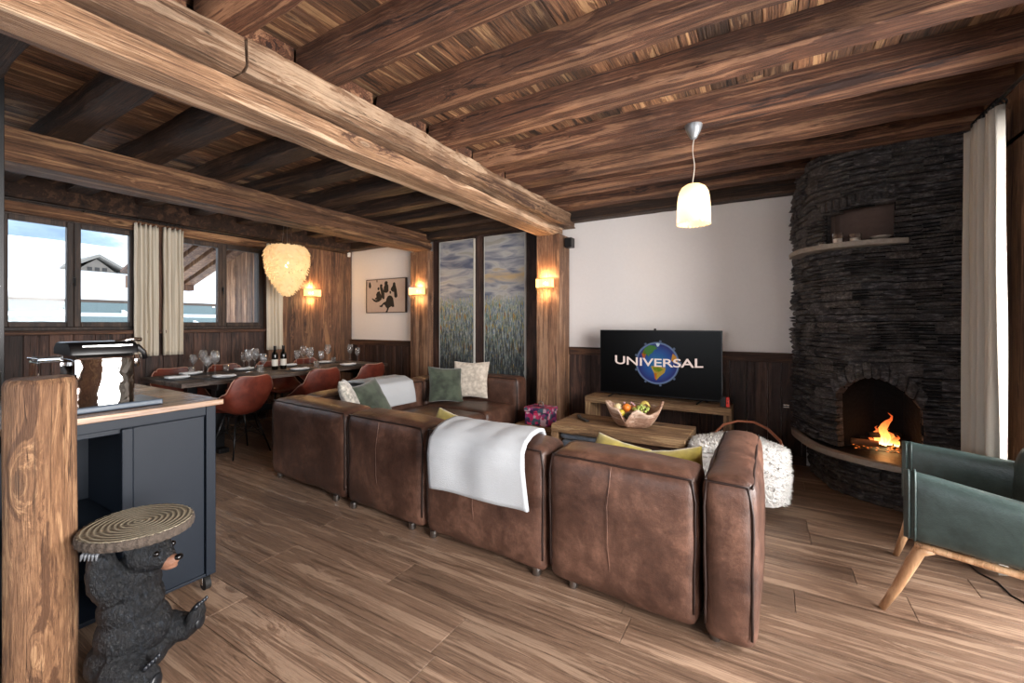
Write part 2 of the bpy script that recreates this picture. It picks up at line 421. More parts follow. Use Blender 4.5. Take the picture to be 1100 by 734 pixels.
mb = MB(); mb.box(XW-.02, XW+.09, YF, 3.64, WZ0-.045, WZ0-.005); struct(mb.build('trim_11', M['trimw'], bevel=.006))
mb = MB(); rough_box(mb, XW-.05, XW+.07, YF, 3.66, 2.50, 2.60, 1, seed=9); struct(mb.build('trim_12', M['beam2']))
mb = MB(); rough_box(mb, XW-.03, XW+.18, YF, YB-.17, 2.63, ZC, 1, seed=5, ch=.03); struct(mb.build('trim_13', M['joistd']))
mb = MB(); rough_box(mb, 0, .1, 0, .09, 0, 1, 0)
mb.bm.clear(); mb.rl = mb.bm.faces.layers.float.get('rnd') or mb.bm.faces.layers.float.new('rnd')
mb.box(XW-.02, XW+.06, 2.12, 2.44, WZ0-.04, 2.52); mb.box(XW-.02, XW+.10, 3.59, 3.69, .9, 2.6)
struct(mb.build('trim_14', M['panell'], bevel=.006))
# windows: outer frame, two sashes, pane each
for wi, (a, b) in enumerate(WY):
    fr = MB()
    x0, x1 = XW-.08, XW-.01; t_ = .055
    fr.box(x0, x1, a, a+t_, WZ0, WZ1); fr.box(x0, x1, b-t_, b, WZ0, WZ1)
    fr.box(x0, x1, a+t_, b-t_, WZ0, WZ0+t_*.7); fr.box(x0, x1, a+t_, b-t_, WZ1-t_*.7, WZ1)
    w = fr.build('window_%d' % (wi+1), M['frame'], bevel=.006); struct(w)
    mid = (a+b)/2+.0; s0 = .055
    pn = MB()
    for (c, d) in ((a+t_*.7, mid), (mid, b-t_*.7)):
        sb = MB(); xs, xe = XW-.055, XW+.015
        sb.box(xs, xe, c, c+s0, WZ0+.035, WZ1-.035); sb.box(xs, xe, d-s0, d, WZ0+.035, WZ1-.035)
        sb.box(xs, xe, c+s0, d-s0, WZ0+.035, WZ0+.035+s0); sb.box(xs, xe, c+s0, d-s0, WZ1-.035-s0, WZ1-.035)
        sb.build('sash', M['frame'], w, bevel=.008)
        pn = MB(); pn.box(XW-.025, XW-.019, c+s0, d-s0, WZ0+.09, WZ1-.09); pn.build('pane', M['pane'], w)
    hb = MB(); hb.box(XW+.015, XW+.028, mid-.012, mid+.012, 1.84, 1.90); hb.tube([(XW+.03, mid, 1.89), (XW+.05, mid, 1.89), (XW+.05, mid, 1.80)], .007, 8)
    hb.build('window_handle', M['black'], w)
# right wall with balcony door opening, rear wall with window
mb = MB(); wallX(mb, XR, XR+.35, YF-.3, YB+.3, 0, ZC+.1, [(-.35, 3.46, 0, 2.46)])
struct(mb.build('wall_right', M['plaster']))
dr = MB()
for yy, ww in ((-.35, .08), (1.64, .18), (3.38, .08)): dr.box(XR+.08, XR+.16, yy, yy+ww, 0.02, 2.46)  # unseen middle stile made wide to put a dark band in the coffee machine's reflection
dr.box(XR+.08, XR+.16, -.35, 3.46, 0, .03); dr.box(XR+.08, XR+.16, -.35, 3.46, 2.38, 2.46)
dd = struct(dr.build('door_1', M['post'], bevel=.006))
for (c, d) in ((-.27, 1.64), (1.82, 3.38)):
    pn = MB(); pn.box(XR+.115, XR+.123, c, d, .03, 2.34); pn.build('pane', M['pane'], dd)
mb = MB(); mb.box(XR-.03, XR+.22, 3.45, 3.86, 0, 2.5); mb.box(XR-.03, XR+.02, -.5, 4.1, 2.46, 2.92); struct(mb.build('trim_15', M['post'], bevel=.006))
mb = MB()
for z0, z1, a, b in ((0, .9, XW, XR+.3), (2.3, ZC+.1, XW, XR+.3), (.9, 2.3, XW, -3.2), (.9, 2.3, .1, XR+.3)): mb.box(a, b, YF-.3, YF, z0, z1)
struct(mb.build('wall_front', M['plaster']))
fr = MB()
for xx in (-3.2, -2.1, -1.0, .02): fr.box(xx, xx+.08, YF-.15, YF-.08, .9, 2.3)
fr.box(-3.2, .1, YF-.15, YF-.08, .9, .97); fr.box(-3.2, .1, YF-.15, YF-.08, 2.23, 2.3); struct(fr.build('window_3', M['frame'], bevel=.006))
# ground of the balcony outside the right door
mb = MB(); mb.box(XR+.35, 4.5, -2, 6, -.1, -.02); tag(mb.build('snowy_balcony_deck', plain('snow', '#f2f5f8', .8, bump=(6, .3, .05)), recenter=True), 'snow-covered balcony floor outside the glazed door', 'balcony')

# ------------------------------------------------------------------ beams and posts
mb = MB()
rough_box(mb, -2.54, -2.25, YF, 5.0, 2.50, 2.60, 1, seed=11, ch=.035, amp=.008)
rough_box(mb, -2.50, -2.13, 1.12, 5.12, 2.61, 2.765, 1, seed=21, ch=.02, amp=.022, step=.06)
rough_box(mb, -2.50, -2.15, YF, 1.11, 2.61, 2.765, 1, seed=25, ch=.02, amp=.016, step=.06)
tag(mb.build('main_ceiling_beam', M['beam'], recenter=True), 'big pale hewn double beam crossing the whole ceiling onto the right-hand post', 'beam')
mb = MB()
rough_box(mb, -4.82, -4.46, YF, 5.05, 2.52, 2.63, 1, seed=31, ch=.03)
rough_box(mb, -4.84, -4.50, YF, 5.1, 2.635, 2.765, 1, seed=35, ch=.05, amp=.014, step=.08)
tag(mb.build('second_ceiling_beam', M['beam2'], recenter=True), 'darker brown double beam running above the dining table edge', 'beam')
JY = [-1.52, -.99, -.46, .08, .60, 1.12, 1.634, 2.188, 2.703, 3.297, 3.843, 4.317, 4.853]
JY = JY[::-1]
for i, yf in enumerate(JY):
    w = .17 if i % 3 else .19
    x1 = .30 if i == 0 else XR
    mb = MB(); rough_box(mb, -2.27, x1, yf-w, yf, ZJ+.006, ZC+.002, 0, seed=40+i, amp=.012, ch=.014, step=.09)
    o = mb.build('ceiling_joist', M['joist'], recenter=True)
    tag(o, '%s reddish brown rough joist from the television wall, over the sofa side' % ORD[i], 'ceiling joist', 'joists over the sofa side')
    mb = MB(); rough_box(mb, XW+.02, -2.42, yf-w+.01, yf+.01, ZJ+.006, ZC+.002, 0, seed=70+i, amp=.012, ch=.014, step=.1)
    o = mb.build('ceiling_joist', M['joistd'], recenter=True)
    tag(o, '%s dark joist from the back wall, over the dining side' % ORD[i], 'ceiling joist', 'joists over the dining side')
# blocks between joists above the main beam
mb = MB()
for a, b in zip(JY[1:], JY):
    mb.box(-2.42, -2.27, a+.01, b-.2, ZJ+.01, ZC)
struct(mb.build('trim_16', M['joist']))
def post(name, x0, x1, y0, y1, z1, label, n):
    mb = MB(); w = (x1-x0)/n
    for k in range(n): mb.box(x0+k*w+.002, x0+(k+1)*w-.002, y0+R.random()*.004, y0+.05, 0, z1)
    mb.box(x0+.004, x1-.045, y0+.03, y1, 0, z1); mb.box(x1-.045, x1, y0+.002, y1, 0, z1+.005)
    return tag(mb.build(name, M['post'], recenter=True, bevel=.006), label, 'post')
post('timber_post', -2.53, -2.21, 4.82, YB-.03, 2.50, 'knotty timber post carrying the big beam, right of the tall paintings', 2)
post('timber_post', -4.85, -4.49, 4.99, YB-.03, 2.52, 'knotty timber post between the swing picture and the tall paintings', 2)

# ------------------------------------------------------------------ outside view (left windows)
snow = MATS['snow']
t = NT('snowy_mountain'); tc = t.n('ShaderNodeTexCoord').outputs['Object']
n1 = t.n('ShaderNodeTexNoise', {'Vector': tc, 'Scale': .045, 'Detail': 9, 'Roughness': .62}).outputs[0]
t.link(t.ramp(n1, [(.44, '#dde4ea'), (.53, '#8fa2b3'), (.64, '#76899a')]), t.b.inputs['Base Color']); t.b.inputs['Roughness'].default_value = 1
mb = MB()
mb.grid(lambda u, v: Vector((-55-v*90, -70+u*190, -6+v*62+10*nz(u*5, v*4)*v)), 50, 20)
tag(mb.build('snowy_mountainside', t.m, recenter=True, smooth=True, solid=1.5), 'hazy snowy mountainside with blue-grey forest seen through the left windows', 'mountain')
mb = MB(); mb.box(-90, XW-1.2, -40, 70, -5, -1.0); tag(mb.build('snowy_ground', snow, recenter=True), 'white snowfield below the mountain outside the left windows', 'snow')
# snow bank roof far
mb = MB(); mb.grid(lambda u, v: Vector((-17.6-v*34, -24+u*62, 2.0+v*6.2+.35*nz(u*6, v*3)*v)), 30, 16)
tag(mb.build('snowy_slope', snow, recenter=True, smooth=True, solid=.3), 'smooth white snow slope behind the neighbouring roof', 'snow')
ch = thing('neighbour_chalet', 'small chalet gable poking out of the snow, seen in the second window pane', 'house', (-27.0, 7.3, 3.6))
mb = MB(); mb.poly([(-26.9, 6.5, 3.75), (-26.9, 8.1, 3.75), (-26.9, 7.3, 4.42)], (-2.5, 0, 0)); mb.build('wall', plain('grey_boarding', '#8d857c', .9), ch)
for k in range(3):
    mb = MB(); mb.box(-26.9, -26.86, 6.98+k*.26, 7.14+k*.26, 3.86, 4.02); mb.build('window', plain('dark_opening', '#3d3a38', .6), ch)
for s_ in (-1, 1):
    mb = MB(); mb.poly([(-26.5, 7.3, 4.62), (-26.5, 7.3+s_*1.25, 3.85), (-26.5, 7.3+s_*1.25, 3.74), (-26.5, 7.3, 4.48)], (-3, 0, 0)); mb.build('roof', plain('pale_roof_board', '#7f7b74', .8), ch)
nr = thing('neighbour_roof', 'grey-green ribbed metal roof under snow outside the left windows', 'roof', (-13, 2, -1))
mb = MB(); mb.poly([(-17, -8, 1.75), (-17, 16, 1.75), (-9.6, 16, -.05), (-9.6, -8, -.05)], (0, 0, -.08)); mb.build('roof_sheet', plain('pale_snowy_metal', '#dfe7ea', .6), nr)
mb = MB(); mb.box(-17.25, -16.9, -8, 16, 1.62, 2.02); mb.box(-16.9, -15.6, -8, 16, 1.45, 1.6); mb.build('ridge_band', plain('green_grey_metal', '#6b7b7c', .6), nr)
mb = MB(); mb.box(-17.4, -17.2, -8, 16, 1.75, 2.12); mb.build('ridge_cap', plain('brown_flashing', '#5f5148', .7), nr)
mb = MB()
for k in range(16):
    yy = -7+k*1.35; mb.poly([(-16.9, yy, 1.72+.1), (-16.9, yy+.07, 1.72+.1), (-9.6, yy+.07, .05), (-9.6, yy, .05)], (0, 0, -.1))
mb.build('rib', plain('white_rib', '#f3f3f0', .5), nr)
mb = MB(); mb.box(-12.6, -12.5, -8, 16, .68, .74); mb.build('snow_rail', M['steel'], nr)
# eaves of the house seen in the right-hand window, boarded corner
ev = thing('roof_overhang', 'timber rafters of the roof overhang outside the second window', 'roof overhang', (-7.6, 4, 2.3))
for k in range(4):
    mb = MB(); y0 = 2.9+k*.24
    mb.poly([(XW-.35, y0, 2.72), (XW-.35, y0+.16, 2.72), (-9.2, y0+.16, 2.05), (-9.2, y0, 2.05)], (0, 0, .22)); mb.build('rafter', M['post'], ev)
mb = MB(); mb.poly([(XW-.3, 2.85, 2.98), (XW-.3, 3.77, 2.98), (-9.4, 3.77, 2.26), (-9.4, 2.85, 2.26)], (0, 0, .05)); mb.build('soffit', M['panell'], ev)
mb = MB(); mb.box(-9.2, -9.0, 2.85, 3.77, 2.0, 2.2); mb.build('fascia', M['panell'], ev)
mb = MB(); y = 4.35
x = XW-.32
while x > -8.1:
    mb.box(x-.17, x-.006, 3.78, 3.84, -1, 2.62, mi=0); x -= .17
tag(mb.build('boarded_wing_wall', M['post'], recenter=True, bevel=.005), 'upright pale boarding of the house corner outside the last window pane', 'boarding')
# ------------------------------------------------------------------ curtains, rods
def curtain(name, x, y0, y1, z0, z1, label, folds=7, depth=.045, mat=None, dirx=False, seed=0, group=None, flare=0):
    mb = MB()
    def fn(u, v):
        z = z0+(z1-z0)*v; a = u*folds*2*math.pi
        k = depth*(.75+.25*(1-v))*(math.sin(a+.6*nz(u*4, v*2, seed))+.35*math.sin(2.3*a+seed+v))
        yy = y0+(y1-y0)*u + .012*nz(u*5, v*3, seed+4) + flare*(1-v)*(u-.3)
        return Vector((x+k, yy, z+(.012*math.sin(a*1.0) if v > .98 else 0)))
    mb.grid(fn, folds*14, 26)
    o = mb.build(name, mat or M['curtain'], recenter=True, smooth=True, solid=.004)
    return tag(o, label, 'curtain', group)
curtain('linen_curtain', -6.30, 2.03, 2.27, 1.02, 2.56, 'short beige linen curtain right of the first window, left one of the pair', 5, .03, seed=1, group='short beige curtains at the dining windows')
curtain('linen_curtain', -6.30, 2.31, 2.52, 1.02, 2.56, 'short beige linen curtain left of the second window, right one of the pair', 4, .03, seed=5, group='short beige curtains at the dining windows')
curtain('linen_curtain', -6.29, 3.55, 3.80, 1.02, 2.56, 'short beige curtain behind the shell chandelier, at the far window edge', 4, .03, seed=8, group='short beige curtains at the dining windows')
t = thing('curtain_wire', 'thin metal curtain wire above the dining windows', 'curtain rail', (-6.26, 1, 2.58))
mb = MB(); mb.cyl((-6.26, -1, 2.61), (-6.26, 3.85, 2.61), .005, seg=6); mb.build('wire', M['steel'], t)
for yy in (.2, 1.62, 3.8):
    mb = MB(); mb.cyl((-6.26, yy, 2.61), (XW+.05, yy, 2.61), .006, seg=6); mb.build('bracket', M['steel'], t)
for ya, yb in ((2.05, 2.26), (2.33, 2.50), (3.57, 3.78)):
    for k in range(5):
        yy = ya+(yb-ya)*k/4; mb = MB(); mb.tube([(-6.26+.018*math.cos(a*.7), yy, 2.597+.018*math.sin(a*.7)) for a in range(10)], .003, 5); mb.build('ring', M['black'], t)
# large curtain at the balcony door
curtain('long_curtain', 1.07, 3.42, 3.78, .02, 2.60, 'long off-white linen curtain beside the stone fireplace', 5, .038, mat=plain('white_linen', '#b9b4aa', .95, bump=(220, .25, .002), var=.08), seed=3, flare=.05)
curtain('long_curtain', 1.09, 1.93, 2.16, .02, 2.60, 'long off-white linen curtain hanging halfway along the glazed balcony door', 4, .04, mat=MATS['white_linen'], seed=13)  # unseen curtain, added to break up the bright reflection in the polished coffee machine
t = thing('curtain_rod', 'thin steel curtain rod with dark rings above the long curtain', 'curtain rail', (1.09, 3, 2.6))
mb = MB(); mb.cyl((1.09, -.5, 2.645), (1.09, 3.82, 2.645), .009, seg=10); mb.build('rod', M['steel'], t, smooth=True)
for k in range(9):
    yy = 3.44+k*.04; mb = MB(); mb.tube([(1.09+.026*math.cos(a*.7), yy+.006*math.sin(a), 2.627+.026*math.sin(a*.7)) for a in range(10)], .005, 6); mb.build('ring', M['black'], t, smooth=True)
mb = MB(); mb.cyl((1.09, 3.8, 2.645), (XR, 3.8, 2.645), .008, seg=8); mb.build('bracket', M['steel'], t)

# ================================================================== FIREPLACE
FC = Vector((1.30, 5.25, 0))
def smooth_poly(pts, n=60):
    pts = [Vector((p[0], p[1], 0)) for p in pts]; out = []
    P_ = [pts[0]*2-pts[1]]+pts+[pts[-1]*2-pts[-2]]
    for i in range(1, len(P_)-2):
        for k in range(12):
            t_ = k/12; a, b, c, d = P_[i-1:i+3]
            out.append(.5*((2*b)+(-a+c)*t_+(2*a-5*b+4*c-d)*t_*t_+(-a+3*b-3*c+d)*t_**3))
    out.append(pts[-1]); return out
class Curve2:
    def __init__(s, pts):
        s.p = smooth_poly(pts); s.L = [0]
        for a, b in zip(s.p, s.p[1:]): s.L.append(s.L[-1]+(b-a).length)
        s.T = s.L[-1]
    def at(s, q):
        q = max(0, min(q, s.T-1e-6))
        import bisect
        i = min(len(s.p)-2, max(0, bisect.bisect_right(s.L, q)-1))
        f = (q-s.L[i])/(s.L[i+1]-s.L[i]); p = s.p[i].lerp(s.p[i+1], f)
        i2 = min(len(s.p)-2, i+2); i0 = max(0, i-2)
        d = (s.p[i2+1]-s.p[i0]).normalized()
        return p, Vector((d.y, -d.x, 0)) if (Vector((d.y, -d.x, 0)).dot(p-FC) > 0) else Vector((-d.y, d.x, 0))
COL = Curve2([(.187, 5.16), (.235, 4.86), (.34, 4.52), (.54, 4.36), (.85, 4.31), (1.32, 4.28)])
LIP = Curve2([(.175, 5.16), (.185, 4.92), (.30, 4.50), (.49, 4.26), (.76, 4.11), (1.25, 4.03)])
def s_at_u(cv, u):
    best = None
    for i in range(400):
        q = cv.T*i/399; p, _ = cv.at(q); d = -math.sin(TH)*p.x+math.cos(TH)*p.y; uu = 550+464*(math.cos(TH)*p.x+math.sin(TH)*p.y)/d
        if best is None or abs(uu-u) < best[0]: best = (abs(uu-u), q)
    return best[1]
def lean(z): return .07*(1-min(1, max(0, (z-.37)/1.4)))
def colpt(q, z, out=0):
    p, n = COL.at(q); k = lean(z)
    k *= min(1, q/.5)*min(1, (COL.T-q)/.35+.25)
    p = FC+(p-FC)*(1-k*.9); p = p+n*out
    if p.y > YB: p.y = YB
    return Vector((p.x, p.y, z)), n
SL, SR_ = s_at_u(COL, 893), s_at_u(COL, 990); SN0, SN1 = s_at_u(COL, 885), s_at_u(COL, 962)
def arch_top(q):
    f = (q-SL)/(SR_-SL)
    if f < 0 or f > 1: return -1
    return .81+.19*max(0, math.sin(math.pi*f))**.8-.07*f
def in_niche(q, z): return SN0 < q < SN1 and 2.06 < z < 2.30+.06*(q-SN0)/(SN1-SN0)
fp = thing('stone_fireplace', 'rounded dark slate-stone fireplace with arched opening in the corner', 'fireplace', (.8, 4.6, 0))
def stone(mb, q0, q1, z0, z1, out, inn=-.07, rng=None):
    j = lambda a: (R.random()-.5)*a
    ring = []
    zz = [(z0+j(.008)), (z1+j(.008))]
    n = max(1, int((q1-q0)/.08)); cols = []
    r = R.random()
    fr, bk = [], []
    for i in range(n+1):
        q = q0+(q1-q0)*i/n
        o1, o2 = out+j(.012), out+j(.012)
        ins = .004 if i in (0, n) else 0
        w0, w1 = wav(q, z0), wav(q, z1)
        a, nn = colpt(q, z0+w0+.002+ins, o1*.85)
        b, _ = colpt(q, z1+w1-.002-ins, o2*.85)
        m_, _ = colpt(q, (z0+z1+w0+w1)/2+j(.006), out+j(.008)+.006)
        ab, _ = colpt(q, z0+.002, inn); bb, _ = colpt(q, z1-.002, inn)
        if i == 0 or i == n:
            a, _ = colpt(q, z0+w0+.006, o1*.5); b, _ = colpt(q, z1+w1-.006, o2*.5)
        cols.append((ab, a, m_, b, bb))
    mb.ring_surf(cols, True, (True, True), r)
mb = MB(); z = .375; row = 0
def wav(q, z, row=0): return 0 if z < .38 or z > 2.82 else .022*nz(q*2.6, z*1.7, 4.0)
def bad(a, z): return (z < arch_top(a)+(.10 if SL < a < SR_ else 0) and z < 1.2) or in_niche(a, z)
while z < 2.80:
    h_ = R.choice((.045, .06, .075, .095, .11)); z1 = min(z+h_, 2.83)
    q = R.uniform(0, .05)
    while q < COL.T:
        L = R.uniform(.07, .27); q1 = min(q+L, COL.T)
        nsp = R.choice((1, 2, 2, 3, 4)) if h_ > .07 else R.choice((1, 1, 2))
        cuts = [z]+sorted(z+(z1-z)*(k/nsp+R.uniform(-.06, .06)) for k in range(1, nsp))+[z1]
        for za, zb in zip(cuts, cuts[1:]):
            zc_ = (za+zb)/2; qa, qb = q, q1
            if bad(qa, zc_) or bad(qb, zc_) or bad((qa+qb)/2, zc_):
                qq = qa
                while qq < qb and not bad(qq, zc_): qq += .006
                if qq-qa > .02: stone(mb, qa, qq, za, zb, R.uniform(0, .03))
                q2 = qb
                while q2 > qa and not bad(q2, zc_): q2 -= .006
                if qb-q2 > .02 and q2 > qq: stone(mb, q2, qb, za, zb, R.uniform(0, .03))
            else: stone(mb, qa, qb, za, zb, R.uniform(-.004, .034))
        q = q1
    z = z1; row += 1
mb.build('stonework', M['slate'], fp)
# voussoirs of the arch and soldier stones above the niche
mb = MB(); N = 11
for k in range(N):
    a, b = SL+(SR_-SL)*k/N, SL+(SR_-SL)*(k+1)/N
    za, zb = arch_top(a+.001), arch_top(b-.001); o = R.uniform(.03, .05)
    hh = .125+R.uniform(-.015, .02); r = R.random()
    tl = (a-.5*(SL+SR_))*.12; tr_ = (b-.5*(SL+SR_))*.12
    rings = []
    for t_ in (0.04, .5, .96):
        q = a+(b-a)*t_; zl = za+(zb-za)*t_; dz = 0 if t_ == .5 else .012
        ring = [colpt(q, zl, -.1)[0], colpt(q, zl+.004+dz, o*.7)[0], colpt(q+(tl+(tr_-tl)*t_)*.5, zl+hh*.5, o+(.012 if t_ == .5 else 0))[0], colpt(q+tl+(tr_-tl)*t_, zl+hh-dz, o*.7)[0], colpt(q+tl+(tr_-tl)*t_, zl+hh, -.06)[0]]
        rings.append(ring)
    mb.ring_surf(rings, True, (True, True), r)
mb.build('arch_stones', M['slate'], fp, bevel=.006)
mb = MB(); N = 10
for k in range(N):
    a, b = SN0-.02+(SN1-SN0+.04)*k/N, SN0-.02+(SN1-SN0+.04)*(k+1)/N
    z0 = 2.315+.06*(k/N); mb.ring_surf([[colpt(q, z0+d1, -.05)[0], colpt(q, z0+d1, .035+o1)[0], colpt(q, z0+.09-d1, .035+o1)[0], colpt(q, z0+.09-d1, -.05)[0]] for q, d1, o1 in ((a+.004, .008, -.01), ((a+b)/2, 0, .006), (b-.004, .008, -.01))], True, (True, True))
mb.build('lintel_stones', M['slate'], fp)
# solid core behind stones
mb = MB(); NQ = 60
zs = [.37+i*.05 for i in range(50)]
for i in range(NQ):
    a, b = COL.T*i/NQ, COL.T*(i+1)/NQ; c_ = (a+b)/2
    for z0, z1 in zip(zs, zs[1:]):
        zc_ = (z0+z1)/2
        if (zc_ < arch_top(c_)+.02 and zc_ < 1.2) or in_niche(c_, zc_): continue
        mb.quad(colpt(a, z0, -.025)[0], colpt(b, z0, -.025)[0], colpt(b, z1, -.025)[0], colpt(a, z1, -.025)[0])
mb.build('mortar_core', M['soot'], fp)
# firebox
mb = MB()
def fb(q, z, dep): p, n = COL.at(q); p = FC+(p-FC)*(1-.07*.9); p = p-n*dep; return Vector((p.x, p.y, z))
A0, A1, B1, B0 = fb(SL-.06, 0, .03), fb(SR_+.06, 0, .03), fb(SR_-.05, 0, .55), fb(SL+.1, 0, .5)
for p, q in ((A0, B0), (B0, B1), (B1, A1)): mb.quad((p.x, p.y, .36), (q.x, q.y, .36), (q.x, q.y, 1.25), (p.x, p.y, 1.25))
mb.quad((A0.x, A0.y, 1.2), (A1.x, A1.y, 1.2), (B1.x, B1.y, 1.2), (B0.x, B0.y, 1.2))
mb.build('firebox_lining', M['soot'], fp)
# niche interior
mb = MB()
q0, q1 = SN0-.02, SN1+.02
pts = [(colpt(q0+(q1-q0)*i/8, 2.0, -.13)[0], colpt(q0+(q1-q0)*i/8, 2.42, -.13)[0]) for i in range(9)]
for (a, b), (c_, d) in zip(pts, pts[1:]): mb.quad(a, c_, d, b)
for q in (q0, q1): mb.quad(colpt(q, 2.0, -.13)[0], colpt(q, 2.0, -.01)[0], colpt(q, 2.42, -.01)[0], colpt(q, 2.42, -.13)[0])
mb.build('niche_lining', M['nicheback'], fp)
# niche shelf: bowed light stone
mb = MB(); qa, qb = s_at_u(COL, 860), s_at_u(COL, 976); rings = []
for i in range(17):
    f = i/16; q = qa+(qb-qa)*f; o = .03+.10*math.sin(math.pi*min(1, .15+f*.85))**.6
    rings.append([colpt(q, 2.005, -.14)[0], colpt(q, 2.005, o)[0], colpt(q, 2.045, o+.004)[0], colpt(q, 2.045, -.14)[0]])
mb.ring_surf(rings, True); mb.build('niche_shelf', M['hearth'], fp, bevel=.004)
# hearth: base stones, slab lip, dark top
def lippt(q, z, ins=0):
    p, n = LIP.at(q); p = p-n*ins
    if p.y > YB: p.y = YB
    return Vector((p.x, p.y, z))
mb = MB(); rings = []
for i in range(41):
    q = LIP.T*i/40; rings.append([lippt(q, .325, .07), lippt(q, .325, 0), lippt(q, .37, .0), lippt(q, .37, .07)])
mb.ring_surf(rings, True); mb.build('hearth_rim', M['hearth'], fp, bevel=.005)
mb = MB(); pts = [lippt(LIP.T*i/40, .362, .06) for i in range(41)]+[Vector((1.25, 5.2, .362)), Vector((.3, 5.2, .362))]
mb.poly(pts, (0, 0, -.04)); mb.build('hearth_slab', M['hearthtop'], fp)
mb = MB(); z = 0
while z < .325:
    h_ = R.choice((.03, .04, .05, .065)); z1 = min(z+h_, .33); q = R.uniform(0, .05)
    while q < LIP.T:
        q1 = min(q+R.uniform(.07, .22), LIP.T); o = R.uniform(0, .03); r = R.random()
        rg = []
        for q_, e in ((q+.003, .012), ((q+q1)/2, 0), (q1-.003, .012)):
            rg.append([lippt(q_, z+.002, .30), lippt(q_, z+.003, .155-o+e), lippt(q_, (z+z1)/2, .145-o+e), lippt(q_, z1-.003, .155-o+e), lippt(q_, z1-.002, .30)])
        mb.ring_surf(rg, True, (True, True), r); q = q1
    z = z1
mb.build('hearth_stonework', M['slate'], fp)
# fire: logs, flames
fpos = Vector((.80, 4.66, .365))
fl = thing('fire', 'small orange fire burning in the arched fireplace opening', 'fire', fpos)
t = NT('flame'); t.b.inputs['Base Color'].default_value = (0, 0, 0, 1)
g = t.n('ShaderNodeTexCoord').outputs['Generated']; sep = t.n('ShaderNodeSeparateXYZ', {0: g}).outputs[2]
nn = t.n('ShaderNodeTexNoise', {'Vector': g, 'Scale': 6.0, 'Detail': 4}).outputs[0]
colr = t.ramp(t.math('ADD', sep, t.math('MULTIPLY', nn, .35)), [(.15, (1, .72, .32, 1)), (.45, (1, .36, .07, 1)), (1.0, (.75, .10, .02, 1))])
t.link(colr, t.b.inputs['Emission Color'])
t.link(t.math('SUBTRACT', 2.2, t.math('MULTIPLY', sep, 1.8)), t.b.inputs['Emission Strength'])
t.b.inputs['Roughness'].default_value = 1; M['flame'] = t.m
for (dx, dy, hh, rr, sd) in ((0, 0, .27, .036, 1), (.045, .03, .13, .034, 2), (-.035, .02, .15, .026, 3), (.085, .0, .09, .024, 4), (-.07, -.01, .06, .018, 5)):
    mb = MB(); pts = []; rad = []
    for i in range(11):
        f = i/10; pts.append(fpos+Vector((dx+.045*nz(f*3, sd)*f*2+.03*f*(1 if sd == 1 else 0), dy+.03*nz(f*3, sd+7)*f, .03+hh*f))); rad.append(max(.0012, rr*(math.sin(math.pi*(.22+.78*f))**1.0)*(1-.35*f)*(1+.25*nz(f*8, sd, 3))))
    mb.tube(pts, rad, 9); mb.build('flame', M['flame'], fl, smooth=True)
M['char'] = plain('charred_log', '#1b120d', .9, bump=(25, .8, .02), var=.5)
M['birch'] = plain('split_log', '#8a5c3a', .8, bump=(25, .5, .01), var=.3)
for i, (p0, p1, r_, m_) in enumerate((((.58, 4.60, .412), (.76, 4.60, .412), .026, 'birch'), ((.66, 4.70, .416), (.95, 4.70, .416), .030, 'char'), ((.70, 4.64, .472), (.92, 4.74, .472), .024, 'char'), ((1.0, 4.80, .412), (.8, 4.80, .412), .026, 'char'))):
    mb = MB(); mb.tube([Vector(p0).lerp(Vector(p1), f/5)+Vector((0, 0, .004*nz(f, i))) for f in range(6)], [r_*(1+.12*nz(f, i, 4)) for f in range(6)], 9)
    tag(mb.build('firewood_log', M[m_], recenter=True, smooth=True), ['split pale log at the left of the fire', 'charred log lying under the flames', 'charred log on top of the burning pile', 'charred log at the back right of the fire'][i], 'firewood')
mb = MB(); mb.grid(lambda u, v: Vector((.60+u*.45, 4.56+v*.30, .3635+.02*max(0, nz(u*9, v*7)+.3)*math.sin(math.pi*u)*math.sin(math.pi*v))), 24, 16)
t = NT('embers'); tc = t.n('ShaderNodeTexCoord').outputs['Object']; n_ = t.n('ShaderNodeTexNoise', {'Vector': tc, 'Scale': 40.0, 'Detail': 3}).outputs[0]
t.b.inputs['Base Color'].default_value = (.03, .025, .02, 1); t.link(t.ramp(n_, [(.58, (0, 0, 0, 1)), (.68, (1, .2, .03, 1))]), t.b.inputs['Emission Color']); t.b.inputs['Emission Strength'].default_value = 1.5
tag(mb.build('embers', t.m, recenter=True, solid=.004), 'bed of ash and glowing embers beneath the logs', 'embers', kind='stuff')
point('fire_light', (.80, 4.60, .50), .4, (1, .38, .12), .05)
# candles and dish in the niche
def niche_pos(u): q = s_at_u(COL, u); p, n = colpt(q, 2.0475, .02); return p
for i, (u, hh, r_, lab) in enumerate(((886, .035, .034, 'low tealight glass at the left end of the niche shelf'), (901, .085, .038, 'tall candle glass standing in the stone niche'), (919, .06, .042, 'wide white candle glass right of the tall one in the niche'))):
    p = niche_pos(u); cg = thing('candle_holder', lab, 'candle holder', p)
    mb = MB(); mb.lathe([(r_*.9, 0), (r_, .004), (r_, hh), (r_-.003, hh), (r_-.003, .006), (.001, .006)], p, 20); mb.build('glass_cup', M['glass'], cg, smooth=True, auto=40)
    mb = MB(); mb.lathe([(r_*.8, .0075), (r_*.8, hh*.5), (.001, hh*.5)], p, 16); mb.build('candle', plain('candle_wax', '#f1e7da', .5), cg, smooth=True, auto=40)
p = niche_pos(946)
mb = MB(); mb.lathe([(.03, 0), (.062, .022), (.066, .026), (.058, .024), (.028, .006), (.001, .006)], p, 24); tag(mb.build('stone_dish', M['hearth'], recenter=True, smooth=True), 'flat stone dish at the right end of the niche shelf', 'dish')

